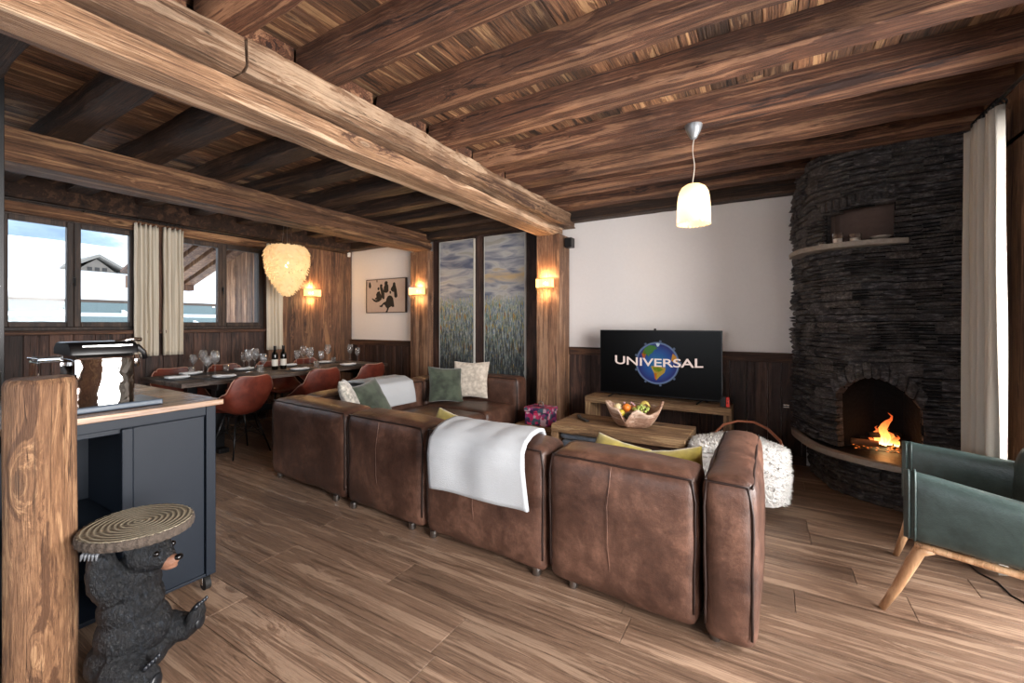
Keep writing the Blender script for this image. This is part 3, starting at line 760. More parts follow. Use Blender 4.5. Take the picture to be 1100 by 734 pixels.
# ================================================================== SOFA
def puffy(mb, x0, x1, y0, y1, z0, z1, r=.05, bulge=(0, 0, 0, 0, 0, 0), n=10, crease=0, seed=0, topslope=None, wr=.006):
    """soft upholstered block; bulge per side (-x,+x,-y,+y,-z,+z)"""
    bm = mb.bm; L = (x1-x0, y1-y0, z1-z0); c = Vector(((x0+x1)/2, (y0+y1)/2, (z0+z1)/2))
    seg = [max(4, min(22, int(l/.05))) for l in L]
    verts = {}
    def pos(i, j, k):
        key = (i, j, k)
        if key in verts: return verts[key]
        u = Vector((2*i/seg[0]-1, 2*j/seg[1]-1, 2*k/seg[2]-1))
        p = Vector((u.x*L[0]/2, u.y*L[1]/2, u.z*L[2]/2))
        h = Vector((L[0]/2-r, L[1]/2-r, L[2]/2-r)); q = Vector((max(-h.x, min(h.x, p.x)), max(-h.y, min(h.y, p.y)), max(-h.z, min(h.z, p.z))))
        d = p-q
        if d.length > 1e-7:
            nonz = sum(1 for a in d if abs(a) > 1e-6)
            if nonz > 1:
                m = max(abs(a) for a in d); d = d.normalized()*m
            p = q+d
        f = lambda a: max(0, 1-a*a)
        bx, by, bz = f(u.x), f(u.y), f(u.z)
        if i == 0: p.x -= bulge[0]*(by*bz)**.7
        if i == seg[0]: p.x += bulge[1]*(by*bz)**.7
        if j == 0: p.y -= bulge[2]*(bx*bz)**.7
        if j == seg[1]: p.y += bulge[3]*(bx*bz)**.7
        if k == 0: p.z -= bulge[4]*(bx*by)**.7
        if k == seg[2]: p.z += bulge[5]*(bx*by)**.6
        w = c+p
        nn = nz(w.x*4+seed, w.y*4, w.z*4)*wr+nz(w.x*11, w.y*11+seed, w.z*9)*wr*.6
        w += Vector((u.x, u.y, u.z))*nn
        if topslope and k == seg[2]: w.z += topslope(u.x, u.y)
        verts[key] = bm.verts.new(w); return verts[key]
    fs = []
    for ax in range(3):
        a, b = [(1, 2), (0, 2), (0, 1)][ax]
        for side in (0, seg[ax]):
            for i in range(seg[a]):
                for j in range(seg[b]):
                    def K(ii, jj):
                        k = [0, 0, 0]; k[ax] = side; k[a] = ii; k[b] = jj; return pos(*k)
                    try: fs.append(bm.faces.new((K(i, j), K(i+1, j), K(i+1, j+1), K(i, j+1))))
                    except ValueError: pass
    mb._tag(fs)
def soft(name, dims, mat, parent, r=.05, bulge=(0,)*6, seed=0, wr=.006, topslope=None):
    mb = MB(); puffy(mb, *dims, r=r, bulge=bulge, seed=seed, wr=wr, topslope=topslope); return mb.build(name, mat, parent, smooth=True, subsurf=1)
sofa = thing('sectional_sofa', 'large brown leather L-shaped sectional sofa with its back to the camera', 'sofa', (-2.1, 2.6, 0))
def piping(name, pts, par, rad=.006, mat=None):
    out = []
    for a, b in zip(pts, pts[1:]):
        a = Vector(a); b = Vector(b); n = max(1, int((b-a).length/.04))
        for i in range(n): out.append(a.lerp(b, i/n)+Vector((nz(a.x*3+i*.3)*.003, 0, nz(a.y+i*.35, 3)*.004)))
    out.append(Vector(pts[-1])); mb = MB(); mb.tube(out, rad, 6); mb.build(name, mat or M['leatherseam'], par, smooth=True)
Y0, Y1 = 2.055, 2.37
mods = [(-3.95, -2.835), (-2.82, -1.985), (-1.97, -1.055), (-1.04, -.275)]
for i, (a, b) in enumerate(mods):
    o = soft('backrest', (a, b, Y0, Y1, .022, .712), M['leather'], sofa, .045, (.0, .0, .022, .012, 0, .022), seed=i*3)
    piping('piping', [(a+.02, Y0+.012, .10), (a+.012, Y0+.01, .60), (a+.03, Y0+.012, .698), (b-.03, Y0+.012, .698), (b-.012, Y0+.01, .60), (b-.02, Y0+.012, .10)], o)
    if i != 0: piping('centre_seam', [((a+b)/2-.02, Y0-.006, .69), ((a+b)/2-.035, Y0-.026, .5), ((a+b)/2-.03, Y0-.026, .3), ((a+b)/2-.02, Y0-.004, .1)], o, .003, M['leather'])
arm = soft('armrest', (-.262, -.045, 2.045, 3.06, .012, .735), M['leather'], sofa, .05, (0, .02, .008, .012, 0, .016), seed=21)
piping('piping', [(-.245, 2.055, .09), (-.25, 2.052, .6), (-.24, 2.055, .715), (-.08, 2.055, .715), (-.062, 2.055, .6), (-.066, 2.055, .08)], arm)
piping('piping', [(-.064, 2.055, .715), (-.066, 2.5, .722), (-.066, 3.03, .715)], arm)
piping('piping', [(-.246, 2.06, .715), (-.25, 2.5, .722), (-.246, 3.03, .715)], arm)
# side wing
wing = [(2.58, 3.17), (3.18, 3.98), (3.99, 4.56)]
for i, (a, b) in enumerate(wing):
    o = soft('backrest', (-3.95, -3.63, a, b, .04, .712), M['leather'], sofa, .045, (.015, .012, 0, 0, 0, .02), seed=30+i*3)
    piping('piping', [(-3.635, a+.02, .45), (-3.64, a+.03, .698), (-3.64, b-.03, .698), (-3.635, b-.02, .45)], o)
fa = soft('armrest', (-3.95, -2.66, 4.57, 4.83, .035, .735), M['leather'], sofa, .05, (0, .012, .01, .01, 0, .016), seed=50)
piping('piping', [(-2.675, 4.585, .1), (-2.672, 4.582, .6), (-2.69, 4.585, .718), (-3.6, 4.585, .722)], fa)
# seats
for i, (a, b) in enumerate(((-2.66, -1.985), (-1.97, -1.055), (-1.04, -.27))):
    o = soft('seat_cushion', (a, b, 2.36, 3.06, .20, .42), M['leather'], sofa, .05, (0, 0, 0, .012, 0, .025), seed=60+i)
for i, (a, b) in enumerate(((2.55, 3.25), (3.26, 3.92), (3.93, 4.57))):
    o = soft('seat_cushion', (-3.63, -2.67, a, b, .14, .42), M['leather'], sofa, .045, (0, .012, 0, 0, 0, .03), seed=70+i)
mb = MB(); mb.box(-3.6, -.3, 2.38, 3.02, .07, .21); mb.box(-3.6, -2.72, 2.38, 4.6, .07, .15); mb.build('base_frame', M['leather'], sofa, bevel=.01)
for (x, y) in ((-.21, 2.11), (-.9, 2.14), (-1.12, 2.14), (-1.9, 2.17), (-2.1, 2.18), (-2.72, 2.2), (-2.95, 2.22), (-3.85, 2.3), (-.15, 2.95), (-2.72, 4.75), (-2.76, 3.3), (-3.85, 4.7)):
    mb = MB(); mb.lathe([(.020, 0), (.024, .008), (.024, .045)], (x, y, 0), 14); mb.build('leg', M['steel'], sofa, smooth=True, auto=40)
for o in list(sofa.children):
    if o.name.startswith(('backrest', 'armrest', 'seat_cushion')):
        cs = [v.co for v in o.data.vertices]; cx = sum(v.x for v in cs)/len(cs)+sofa.location.x; cy = sum(v.y for v in cs)/len(cs)+sofa.location.y
        if cx < -3.2 and cy > 2.45 or cy > 3.2: continue
        for q in [o]+list(o.children):
            for v in q.data.vertices: v.co.y += .057*(-(v.co.x+sofa.location.x))-.01
# throws
def throw(name, label, path, along, w0, w1, mat, skew=(0, 0), th=.014, seed=0, group=None):
    """path: list of (a, z) across the backrest; along axis 'x' or 'y' from w0 to w1"""
    L = [0]
    for p, q in zip(path, path[1:]): L.append(L[-1]+math.hypot(q[0]-p[0], q[1]-p[1]))
    def pp(t_):
        d = t_*L[-1]
        for i in range(len(path)-1):
            if d <= L[i+1]+1e-9:
                f = (d-L[i])/(L[i+1]-L[i]); return path[i][0]+(path[i+1][0]-path[i][0])*f, path[i][1]+(path[i+1][1]-path[i][1])*f
        return path[-1]
    mb = MB()
    def fn(u, v):
        a, z = pp(v); w = w0+(w1-w0)*u + skew[0]*(v-.5)+ (skew[1]*(v-.5))*(u-.5)
        h = .008*nz(w*6, v*5, seed)+.006*math.sin(w*17+v*3+seed)
        a2 = a+(h if v > .55 else 0)*(-1 if along == 'x' else 1); z2 = z+(abs(h) if .3 < v < .6 else 0)+.012*nz(u*3, 7, seed)*max(0, v-.7)*3
        return Vector((w, a2, z2)) if along == 'x' else Vector((a2, w, z2))
    mb.grid(fn, 34, 44); o = mb.build(name, mat, recenter=True, smooth=True, solid=th, bevel=0)
    return tag(o, label, 'throw blanket', group)
throw('throw_blanket', 'large white fleece throw hanging over the near long sofa back',
      [(2.44, .50), (2.425, .60), (2.405, .70), (2.36, .752), (2.28, .768), (2.16, .766), (2.06, .742), (2.005, .70), (1.99, .62), (1.992, .52), (1.992, .41)], 'x', -1.80, -1.16, M['white_fabric'], skew=(.10, .06), th=.02, seed=3)
throw('throw_blanket', 'folded white throw over the far side backrest of the sofa, green cushions either side',
      [(-4.005, .50), (-4.01, .66), (-3.97, .755), (-3.86, .775), (-3.70, .768), (-3.60, .73), (-3.575, .62), (-3.565, .49)], 'y', 3.12, 3.72, M['white_fabric'], skew=(.06, 0), th=.03, seed=6)
# cushions
def cushion(name, label, loc, size, rot, mat, th=.13, group=None, piping=None):
    mb = MB(); w, h = size
    for s_ in (-1, 1):
        def fn(u, v, s_=s_):
            a, b = 2*u-1, 2*v-1
            e = (1-abs(a)**2.6)*(1-abs(b)**2.6)
            px = a*w/2*(1-.07*(1-abs(b)**2)*abs(a)**2*0+.05*abs(a*b)); py = b*h/2*(1+.05*abs(a*b))
            pin = .06*(1-b*b)*abs(a)**3; px -= math.copysign(pin*w/2, a); pin = .06*(1-a*a)*abs(b)**3; py -= math.copysign(pin*h/2, b)
            z = s_*(th/2*max(0, e)**.55 + .006*nz(a*3+loc[0], b*3, s_))
            if e <= 1e-6: z = 0
            return Vector((px, py, z))
        mb.grid(fn, 18, 18)
    bmesh.ops.remove_doubles(mb.bm, verts=mb.bm.verts, dist=.0004)
    o = mb.build(name, mat, None, smooth=True, subsurf=1)
    o.location = loc; o.rotation_euler = rot; return tag(o, label, 'cushion', group)
rd = math.radians
# ================================================================== COFFEE TABLE, BENCH, TV
ct = thing('coffee_table', 'chunky reclaimed wood coffee table with the driftwood bowl on it', 'coffee table', (-1.2, 4.02, 0))
cx0, cx1, cy0, cy1, cz = -1.80, -.59, 3.72, 4.32, .45
mb = MB(); yy = cy0
for k in range(4): mb.box(cx0+.005, cx1-.005, cy0+.15*k+.001, cy0+.15*(k+1)-.001, cz-.075, cz-.001*k)
mb.build('table_top', M['tablew'], ct, bevel=.006)
for x in (cx0, cx1-.07):
    mb = MB(); mb.box(x, x+.07, cy0+.004, cy1-.004, 0, cz-.076); mb.build('side_panel', M['tablez'], ct, bevel=.006)
mb = MB(); mb.box(cx0+.07, cx1-.07, cy0+.02, cy1-.02, .05, .09); mb.build('shelf', M['tablew'], ct, bevel=.004)
mb = MB(); mb.box(cx0+.6, cx1-.075, cy0+.05, cy0+.08, .095, cz-.08); mb.build('drawer_front', M['trimx'], ct, bevel=.004)
pf = thing('storage_box', 'grey-blue fabric box pushed into the coffee table', 'storage box', (-1.45, 3.95, .092))
soft('box_body', (cx0+.085, cx0+.56, cy0+.02, cy1-.1, .092, cz-.14), M['blue_fabric'], pf, .02, (0, 0, .01, 0, 0, 0))
soft('box_lid', (cx0+.08, cx0+.565, cy0+.015, cy1-.095, cz-.135, cz-.085), M['blue_fabric'], pf, .015, (0,)*6)
# phone/remote
for i, (x, y, rz, lab) in enumerate(((-1.66, 4.1, .5, 'black remote control lying on the left end of the coffee table'), (-1.58, 4.0, .9, 'second remote control lying nearer the bowl'))):
    t = thing('remote_control', lab, 'remote control', (x, y, cz+.001), rz)
    mb = MB(); mb.box(-.02, .02, -.08, .08, 0, .016); mb.build('remote_body', M['blackp'], t, bevel=.005)
    for k in range(8):
        mb = MB(); mb.lathe([(.004, .016), (.004, .018)], ((k % 2-.5)*.018, -.05+.013*k, 0), 8); mb.build('button', M['steel'], t)
# bowl
bc = Vector((-1.10, 4.02, cz+.001))
def rimh(a): return .170+.022*math.sin(2*a+.4)+.022*math.sin(5*a+1)+.014*math.sin(9*a)+.03*math.cos(a)**4-.07*math.exp(-((a-4.62)/.13)**2)
bw = MB(); RX, RY = .262, .19; prof_o, rings = [], []
def bowlpt(a, f, inner):
    ir = .022 if inner else 0; hgt = rimh(a); zz = (hgt*f)+(.018 if inner and f < .3 else 0)*(1-f/.3 if f < .3 else 0)
    k = (.42+.58*f**.5); wob = 1+.05*math.sin(3*a+2)+.03*math.sin(7*a)
    return bc+Vector(((RX*k*wob-ir)*math.cos(a), (RY*k*wob-ir)*math.sin(a), zz))
NA = 72
rg = [[bowlpt(2*math.pi*i/NA, f, False) for i in range(NA)] for f in (0, .04, .12, .25, .42, .6, .8, 1)]
rg += [[bowlpt(2*math.pi*i/NA, f, True) for i in range(NA)] for f in (.985, .8, .6, .4, .2, .08)]
bw.ring_surf(rg, True, (True, True))
tag(bw.build('driftwood_bowl', wood('bowl_wood', '#8a6550', '#b8917a', '#dcc0aa', axis=0, cross=9, along=2, knots=.8, bump=.5, worm=False), recenter=True, smooth=True), 'jagged driftwood bowl filled with fruit on the coffee table', 'bowl')
def fruit(name, label, off, rr, col, cat='fruit', sz=1, stem=True):
    off = (off[0], off[1], off[2]+.035)
    t = thing(name, label, cat, bc+Vector(off)-Vector((0, 0, rr)))
    mb = MB(); mb.ell(bc+Vector(off), rr, rr, rr*sz, 18, 12); mb.build('flesh', plain(name+'_skin', col, .4, bump=(60, .15, .004)), t, smooth=True)
    if stem: mb = MB(); mb.cyl(bc+Vector(off)+Vector((0, 0, rr*sz*.9)), bc+Vector(off)+Vector((.004, 0, rr*sz*1.15)), .003, seg=6); mb.build('stem', plain('fruit_stem', '#4a3a20', .8), t)
fruit('yellow_apple', 'pale yellow apple at the left of the bowl', (-.135, -.02, .125), .042, '#d9c79a')
fruit('orange', 'bright orange beside the yellow apple', (-.05, -.03, .135), .038, '#d97a2a')
fruit('lemon', 'yellow lemon below the orange', (-.075, -.105, .095), .032, '#d8c24a')
fruit('avocado', 'dark green avocado in the front of the bowl', (-.01, -.11, .075), .038, '#2c3320', sz=.9)
fruit('mandarin', 'small mandarin at the back of the bowl', (-.02, .07, .12), .033, '#c8702c')
t = thing('grape_bunch', 'bunch of green grapes heaped in the middle right of the bowl', 'grapes', bc+Vector((.08, 0, .08)))
gm = plain('grape_skin', '#a3b05a', .3, bump=(80, .05, .002))
for k in range(34):
    a = R.random()*6.28; q = R.random()**.6; p = bc+Vector((.085+.085*q*math.cos(a), -.01+.06*q*math.sin(a), .140+.05*(1-q*q)+R.uniform(0, .012)))
    mb = MB(); mb.ell(p, .0125, seg=10, rings=7); mb.build('grape', gm, t, smooth=True)
mb = MB(); mb.tube([bc+Vector((.02, 0, .15)), bc+Vector((.05, 0, .175)), bc+Vector((.12, -.01, .172)), bc+Vector((.15, -.02, .15))], .003, 6); mb.build('stem', plain('fruit_stem', '#4a3a20', .8), t)
t = thing('banana', 'banana standing out at the back right of the bowl', 'banana', bc+Vector((.10, .06, .10)))
mb = MB(); mb.tube([bc+Vector((.04+.10*f, .07, .16+.055*math.sin(math.pi*f*.9))) for f in [i/8 for i in range(9)]], [.006, .014, .017, .018, .018, .017, .015, .01, .005], 10); mb.build('flesh', plain('banana_skin', '#cdb55c', .5), t, smooth=True)
t = thing('dried_flowers', 'pinkish dried garlic and flower heads at the back of the bowl', 'dried flowers', bc+Vector((-.04, .04, .13)))
for k in range(9):
    a = k*.7; p = bc+Vector((-.04+.05*math.cos(a), .03+.03*math.sin(a), .165+.02*(k % 3)))
    mb = MB(); mb.tube([bc+Vector((-.04, .03, .12)), p], .002, 5); mb.build('stem', plain('dry_stem', '#9b7f6a', .9), t)
    mb = MB(); mb.ell(p, .012, .012, .009, 8, 6); mb.build('flower_head', plain('dry_flower', '#b9959a', .9), t, smooth=True)
# TV bench
tb = thing('tv_bench', 'long reclaimed wood bench carrying the television', 'tv bench', (-1.08, 4.86, 0))
bx0, bx1, by0, by1, bz = -1.84, -.33, 4.70, 5.05, .57
mb = MB(); mb.box(bx0, bx1, by0, by0+.17, bz-.07, bz); mb.box(bx0, bx1, by0+.173, by1, bz-.07, bz-.002); mb.build('bench_top', M['tablew'], tb, bevel=.006)
for x in (bx0, bx1-.07): mb = MB(); mb.box(x, x+.07, by0+.004, by1-.004, 0, bz-.071); mb.build('side_panel', M['tablez'], tb, bevel=.006)
mb = MB(); mb.box(bx0+.07, bx1-.07, by0+.03, by1-.02, .12, .16); mb.build('shelf', M['tablew'], tb, bevel=.004)
tv = thing('television', 'large flat black television showing a globe and UNIVERSAL lettering', 'television', (-1.07, 4.87, bz))
tx0, tx1, tz0, tz1, ty = -1.711, -.422, .605, 1.33, 4.86
mb = MB(); mb.box(tx0, tx1, ty, ty+.035, tz0, tz1); mb.box(tx0+.25, tx1-.25, ty+.035, ty+.06, tz0+.05, tz0+.4); mb.build('housing', M['blackp'], tv, bevel=.004)
mb = MB(); mb.box(tx0+.009, tx1-.009, ty-.002, ty+.001, tz0+.014, tz1-.009); scr = mb.build('screen', plain('screen_glass', '#020203', .3, Specular_IOR_Level=.15), tv)
for x in (tx0+.18, tx1-.18):
    mb = MB(); mb.tube([(x-.05, ty-.09, bz+.007), (x, ty+.01, bz+.04), (x, ty+.02, bz+.06)], .008, 8); mb.tube([(x+.03, ty+.11, bz+.007), (x, ty+.015, bz+.04)], .008, 8); mb.build('foot', M['black'], tv)
mb = MB(); mb.lathe([(.012, 0), (.014, .005), (.010, .018)], (-1.09, ty+.015, tz1), 12); mb.build('camera_bump', M['blackp'], tv)
gc = Vector((-1.065, ty-.0045, tz0+.365)); GR = .222
t = NT('globe_screen'); tc = t.n('ShaderNodeTexCoord').outputs['Object']
loc = t.n('ShaderNodeVectorMath', {0: tc, 1: tuple(gc-Vector((-1.07, 4.87, bz)))}, operation='SUBTRACT').outputs[0]
sx = t.n('ShaderNodeSeparateXYZ', {0: loc})
rad = t.n('ShaderNodeVectorMath', {0: loc}, operation='LENGTH').outputs['Value']
colg = t.ramp(t.math('DIVIDE', rad, GR), [(0, '#1c7fae'), (.6, '#134f9c'), (.93, '#161a6e'), (1, '#7f9ac8')])
t.b.inputs['Base Color'].default_value = (0, 0, 0, 1); t.link(colg, t.b.inputs['Emission Color']); t.b.inputs['Emission Strength'].default_value = .26; gmat = t.m
mb = MB(); mb.poly([gc+Vector((GR*math.cos(a*math.pi/32), 0, GR*math.sin(a*math.pi/32))) for a in range(64)], (0, .002, 0)); gl_ = mb.build('globe', gmat, scr)
def em(name, col, st=.28):
    t = NT(name); t.b.inputs['Base Color'].default_value = (0, 0, 0, 1); t.b.inputs['Emission Color'].default_value = lin(col); t.b.inputs['Emission Strength'].default_value = st; return t.m
def land(pts, mat, nm='continent'):
    mb = MB(); mb.poly([gc+Vector((x*GR, -.0015, z*GR)) for x, z in pts], (0, .001, 0)); mb.build(nm, mat, scr)
land([(-.72, .48), (-.60, .72), (-.38, .88), (-.10, .86), (.02, .70), (-.12, .66), (-.22, .50), (-.34, .42), (-.40, .30), (-.52, .42), (-.60, .30)], em('land_green', '#3d7a2a'))
land([(-.74, .44), (-.62, .66), (-.52, .44), (-.60, .22), (-.70, .28)], em('land_orange', '#c9591f'))
land([(-.06, .97), (.02, .80), (.08, .84), (.14, .95), (.04, .99)], em('ice_white', '#cfe0ef'))
land([(-.30, -.16), (.02, -.12), (.42, -.22), (.36, -.45), (.12, -.66), (-.04, -.85), (-.10, -.6), (-.20, -.38)], em('land_yellow', '#bd9a2a'))
land([(-.22, -.22), (.12, -.20), (.30, -.30), (.10, -.42), (-.08, -.40)], em('land_green', '#4d8a30'))
land([(-.14, -.50), (-.02, -.48), (-.02, -.84), (-.10, -.76)], em('land_orange', '#cf5a22'))
land([(.66, .18), (.74, .50), (.90, .36), (.96, .10), (.80, .04)], em('land_amber', '#d28a1f'))
mb = MB()
for k in range(64):
    a, b = k*math.pi/32, (k+1)*math.pi/32; r1 = GR*1.045+ (.02 if k % 7 == 0 else .0)
    mb.quad(*[gc+Vector((q*math.cos(c_), .001, q*math.sin(c_))) for q, c_ in ((GR*.995, a), (r1, a), (r1, b), (GR*.995, b))])
mb.build('glow_ring', em('glow_blue', '#7f93b8', .12), scr)
cu = bpy.data.curves.new('lettering', 'FONT'); cu.body = 'UNIVERSAL'; cu.extrude = 0; cu.offset = .012; cu.space_character = .98
to = bpy.data.objects.new('tmp', cu); C.objects.link(to); dg = bpy.context.evaluated_depsgraph_get(); me = bpy.data.meshes.new_from_object(to.evaluated_get(dg)); bpy.data.objects.remove(to)
xs = [v.co.x for v in me.vertices]; ys = [v.co.y for v in me.vertices]; xa, xb, ya, yb = min(xs), max(xs), min(ys), max(ys)
base = gc-Vector((-1.07, 4.87, bz))
for v in me.vertices:
    f = (v.co.x-xa)/(xb-xa); g = (v.co.y-ya)/(yb-ya); hh = .088*(1+.12*abs(2*f-1)**1.5)
    v.co = Vector((base.x+(-.465+.93*f)*1.0, base.y-.004, base.z-.038+.012*(2*f-1)**2+(g)*hh))
me.materials.append(em('letter_white', '#f3d9cf', .42)); lo = bpy.data.objects.new('lettering', me); C.objects.link(lo); lo.parent = scr
md = lo.modifiers.new('s', 'SOLIDIFY'); md.thickness = .0012
# handheld console
t = thing('game_console', 'small handheld game console with a red right side, docked beside the television', 'game console', (-.40, 4.80, bz))
mb = MB(); mb.box(-.417, -.385, 4.77, 4.80, bz, bz+.105); mb.box(-.435, -.385, 4.80, 4.83, bz, bz+.09); mb.build('dock', M['blackp'], t, bevel=.004)
mb = MB(); mb.box(-.383, -.352, 4.775, 4.795, bz+.003, bz+.10); j = mb.build('red_controller', plain('red_plastic', '#e03a30', .35), t, bevel=.006)
mb = MB(); mb.cyl((-.367, 4.775, bz+.045), (-.367, 4.768, bz+.045), .007, seg=12)
for k in range(4): mb.cyl((-.367+.008*math.cos(k*1.571), 4.775, bz+.075+.008*math.sin(k*1.571)), (-.367+.008*math.cos(k*1.571), 4.771, bz+.075+.008*math.sin(k*1.571)), .0028, seg=8)
mb.build('button', M['blackp'], j)
# socket plate on the wainscot
t = thing('wall_socket', 'small chrome double socket on the dark boarding left of the fireplace', 'wall socket', (.129, YB-.03, .565))
mb = MB(); mb.box(.10, .165, YB-.032, YB-.02, .555, .60); mb.build('plate', M['black'], t, bevel=.003)
for z in (.566, .588): mb = MB(); mb.box(.108, .158, YB-.036, YB-.032, z-.003, z+.003); mb.build('metal_rim', M['chrome'], t)
# decorative box on low wooden side table
st = thing('low_side_table', 'low wooden table beneath the pink patterned box at the sofa end', 'side table', (-2.28, 4.42, 0))
mb = MB(); mb.box(-2.52, -2.0, 4.20, 4.62, .20, .255); mb.build('table_top', M['tablew'], st, bevel=.005)
for x in (-2.52, -2.06): mb = MB(); mb.box(x, x+.06, 4.21, 4.61, 0, .20); mb.build('side_panel', M['tablez'], st, bevel=.005)
t = NT('patterned_paint'); tc = t.n('ShaderNodeTexCoord').outputs['Object']
v1 = t.n('ShaderNodeTexVoronoi', {'Vector': tc, 'Scale': 26.0}).outputs['Color']; hs = t.n('ShaderNodeSeparateXYZ', {0: v1}).outputs[0]
t.link(t.ramp(hs, [(0, '#b02a5c'), (.25, '#3d2a4f'), (.45, '#8d3c72'), (.62, '#c8a6b0'), (.78, '#3f5a66'), (.95, '#d5406a')]), t.b.inputs['Base Color'])
t.t.nodes[-1].color_ramp.interpolation = 'CONSTANT' if hasattr(t.t.nodes[-1], 'color_ramp') else None
M['paint'] = t.m
bxo = thing('patterned_box', 'pink and purple patterned box with a small handle on the low table', 'decorative box', (-2.25, 4.40, .256))
mb = MB(); mb.box(-2.40, -2.11, 4.29, 4.52, .257, .40); mb.build('box_body', M['paint'], bxo, bevel=.006)
mb = MB(); mb.box(-2.41, -2.10, 4.28, 4.53, .405, .455); mb.build('lid', M['paint'], bxo, bevel=.008)
mb = MB(); mb.tube([(-2.28, 4.40, .455), (-2.275, 4.40, .50), (-2.25, 4.40, .515), (-2.225, 4.40, .50), (-2.22, 4.40, .455)], .006, 8); mb.build('handle', M['steel'], bxo, smooth=True)

# ================================================================== CUSHIONS ON THE SOFA
cushion('cushion', 'patterned pale linen cushion standing at the inner corner of the sofa', (-3.50, 2.79, .655), (.44, .44), (rd(66), rd(4), rd(138)), M['pattern'], .14)
cushion('cushion', 'mossy green velvet cushion between the patterned cushion and the folded throw', (-3.47, 3.02, .62), (.42, .42), (rd(62), rd(-8), rd(100)), M['green_velvet'], .13)
cushion('cushion', 'dark green velvet cushion leaning beside the fluffy cream cushion', (-3.40, 4.10, .66), (.44, .44), (rd(68), rd(6), rd(60)), M['green_velvet'], .14)
cushion('cushion', 'fluffy cream cushion in the far corner of the sofa', (-3.28, 4.45, .69), (.47, .47), (rd(74), 0, rd(22)), M['cream_fur'], .13)
cushion('cushion', 'thin yellow cushion edge left of the large white throw', (-2.10, 2.58, .535), (.42, .38), (rd(58), rd(10), rd(2)), M['yellow'], .10)
cushion('cushion', 'yellow cushion poking up behind the sofa back, left of its twin', (-.84, 2.62, .515), (.36, .38), (rd(46), rd(9), rd(-6)), M['yellow'], .11)
cushion('cushion', 'yellow cushion tucked against the right armrest', (-.47, 2.60, .515), (.34, .38), (rd(46), rd(-12), rd(6)), M['yellow'], .13)

# ================================================================== SHEEPSKIN CHAIR
sc_ = Vector((-.22, 3.88, 0))
hc = thing('low_round_chair', 'low round chair with a thin copper hoop rail behind the sofa armrest', 'chair', sc_)
mb = MB(); mb.lathe([(.05, .36), (.27, .36), (.29, .375), (.29, .41), (.26, .425), (.03, .425)], sc_, 36); mb.build('seat', M['leather'], hc, smooth=True, auto=40)
cop = plain('copper_tube', '#9a6048', .35, .7)
for a in (.6, 2.2, 3.9, 5.4):
    mb = MB(); mb.cyl(sc_+Vector((.24*math.cos(a), .24*math.sin(a), .365)), sc_+Vector((.28*math.cos(a), .28*math.sin(a), 0)), .009, seg=8); mb.build('leg', M['black'], hc, smooth=True)
mb = MB(); mb.tube([sc_+Vector(p) for p in ((-.20, .20, .36), (-.19, .235, .46), (-.13, .25, .53), (-.02, .25, .575), (.10, .24, .58), (.20, .20, .545), (.285, .10, .48), (.30, .05, .44), (.285, .02, .37))], .011, 8); mb.build('backrest_hoop', cop, hc, smooth=True)
def fleece(name, label, ctr, rx, ry, top, drop, n, seed, parent_label_cat='sheepskin'):
    rr = random.Random(seed); mb = MB()
    def sp(a, f):
        # f 0 centre .. 1 hem
        k = min(1, f/.62); q = k*(1+.10*math.sin(3*a+seed)+.05*math.sin(7*a)); z = top+.03*(1-k*k)
        if f > .62: g = (f-.62)/.38; z = top-drop*g*(1+.10*math.sin(2*a+.6)+.06*math.sin(5*a)); q += .05*math.sin(math.pi*g)-.02*g
        return Vector((ctr[0]+rx*q*math.cos(a), ctr[1]+ry*q*math.sin(a), z))
    mb.grid(lambda u, v: sp(2*math.pi*u, max(.02, v)), 48, 20, closed_u=True)
    for _ in range(n):
        a = rr.random()*6.283; f = rr.random()**.62*.98+.015; p = sp(a, f)
        nn = Vector((math.cos(a)*f, math.sin(a)*f, 1.15 if f < .6 else .25)).normalized()
        d = (nn+Vector((rr.uniform(-.6, .6), rr.uniform(-.6, .6), rr.uniform(-.5, .35)))).normalized(); L = rr.uniform(.02, .045)
        s1 = d.cross(Vector((.3, .2, 1))).normalized()*.0045; s2 = d.cross(s1).normalized()*.0045
        v = [mb.bm.verts.new(p+s1), mb.bm.verts.new(p-s1*.5+s2), mb.bm.verts.new(p-s1*.5-s2), mb.bm.verts.new(p+d*L+Vector((0, 0, -L*.25)))]
        for i in range(3): mb._tag([mb.bm.faces.new((v[i], v[(i+1) % 3], v[3]))], 0)
    return tag(mb.build(name, M['fur'], recenter=True, smooth=True), label, parent_label_cat)
fleece('sheepskin', 'shaggy white sheepskin draped over the low round chair', (sc_.x-.01, sc_.y-.02, 0), .325, .32, .445, .38, 8000, 3)

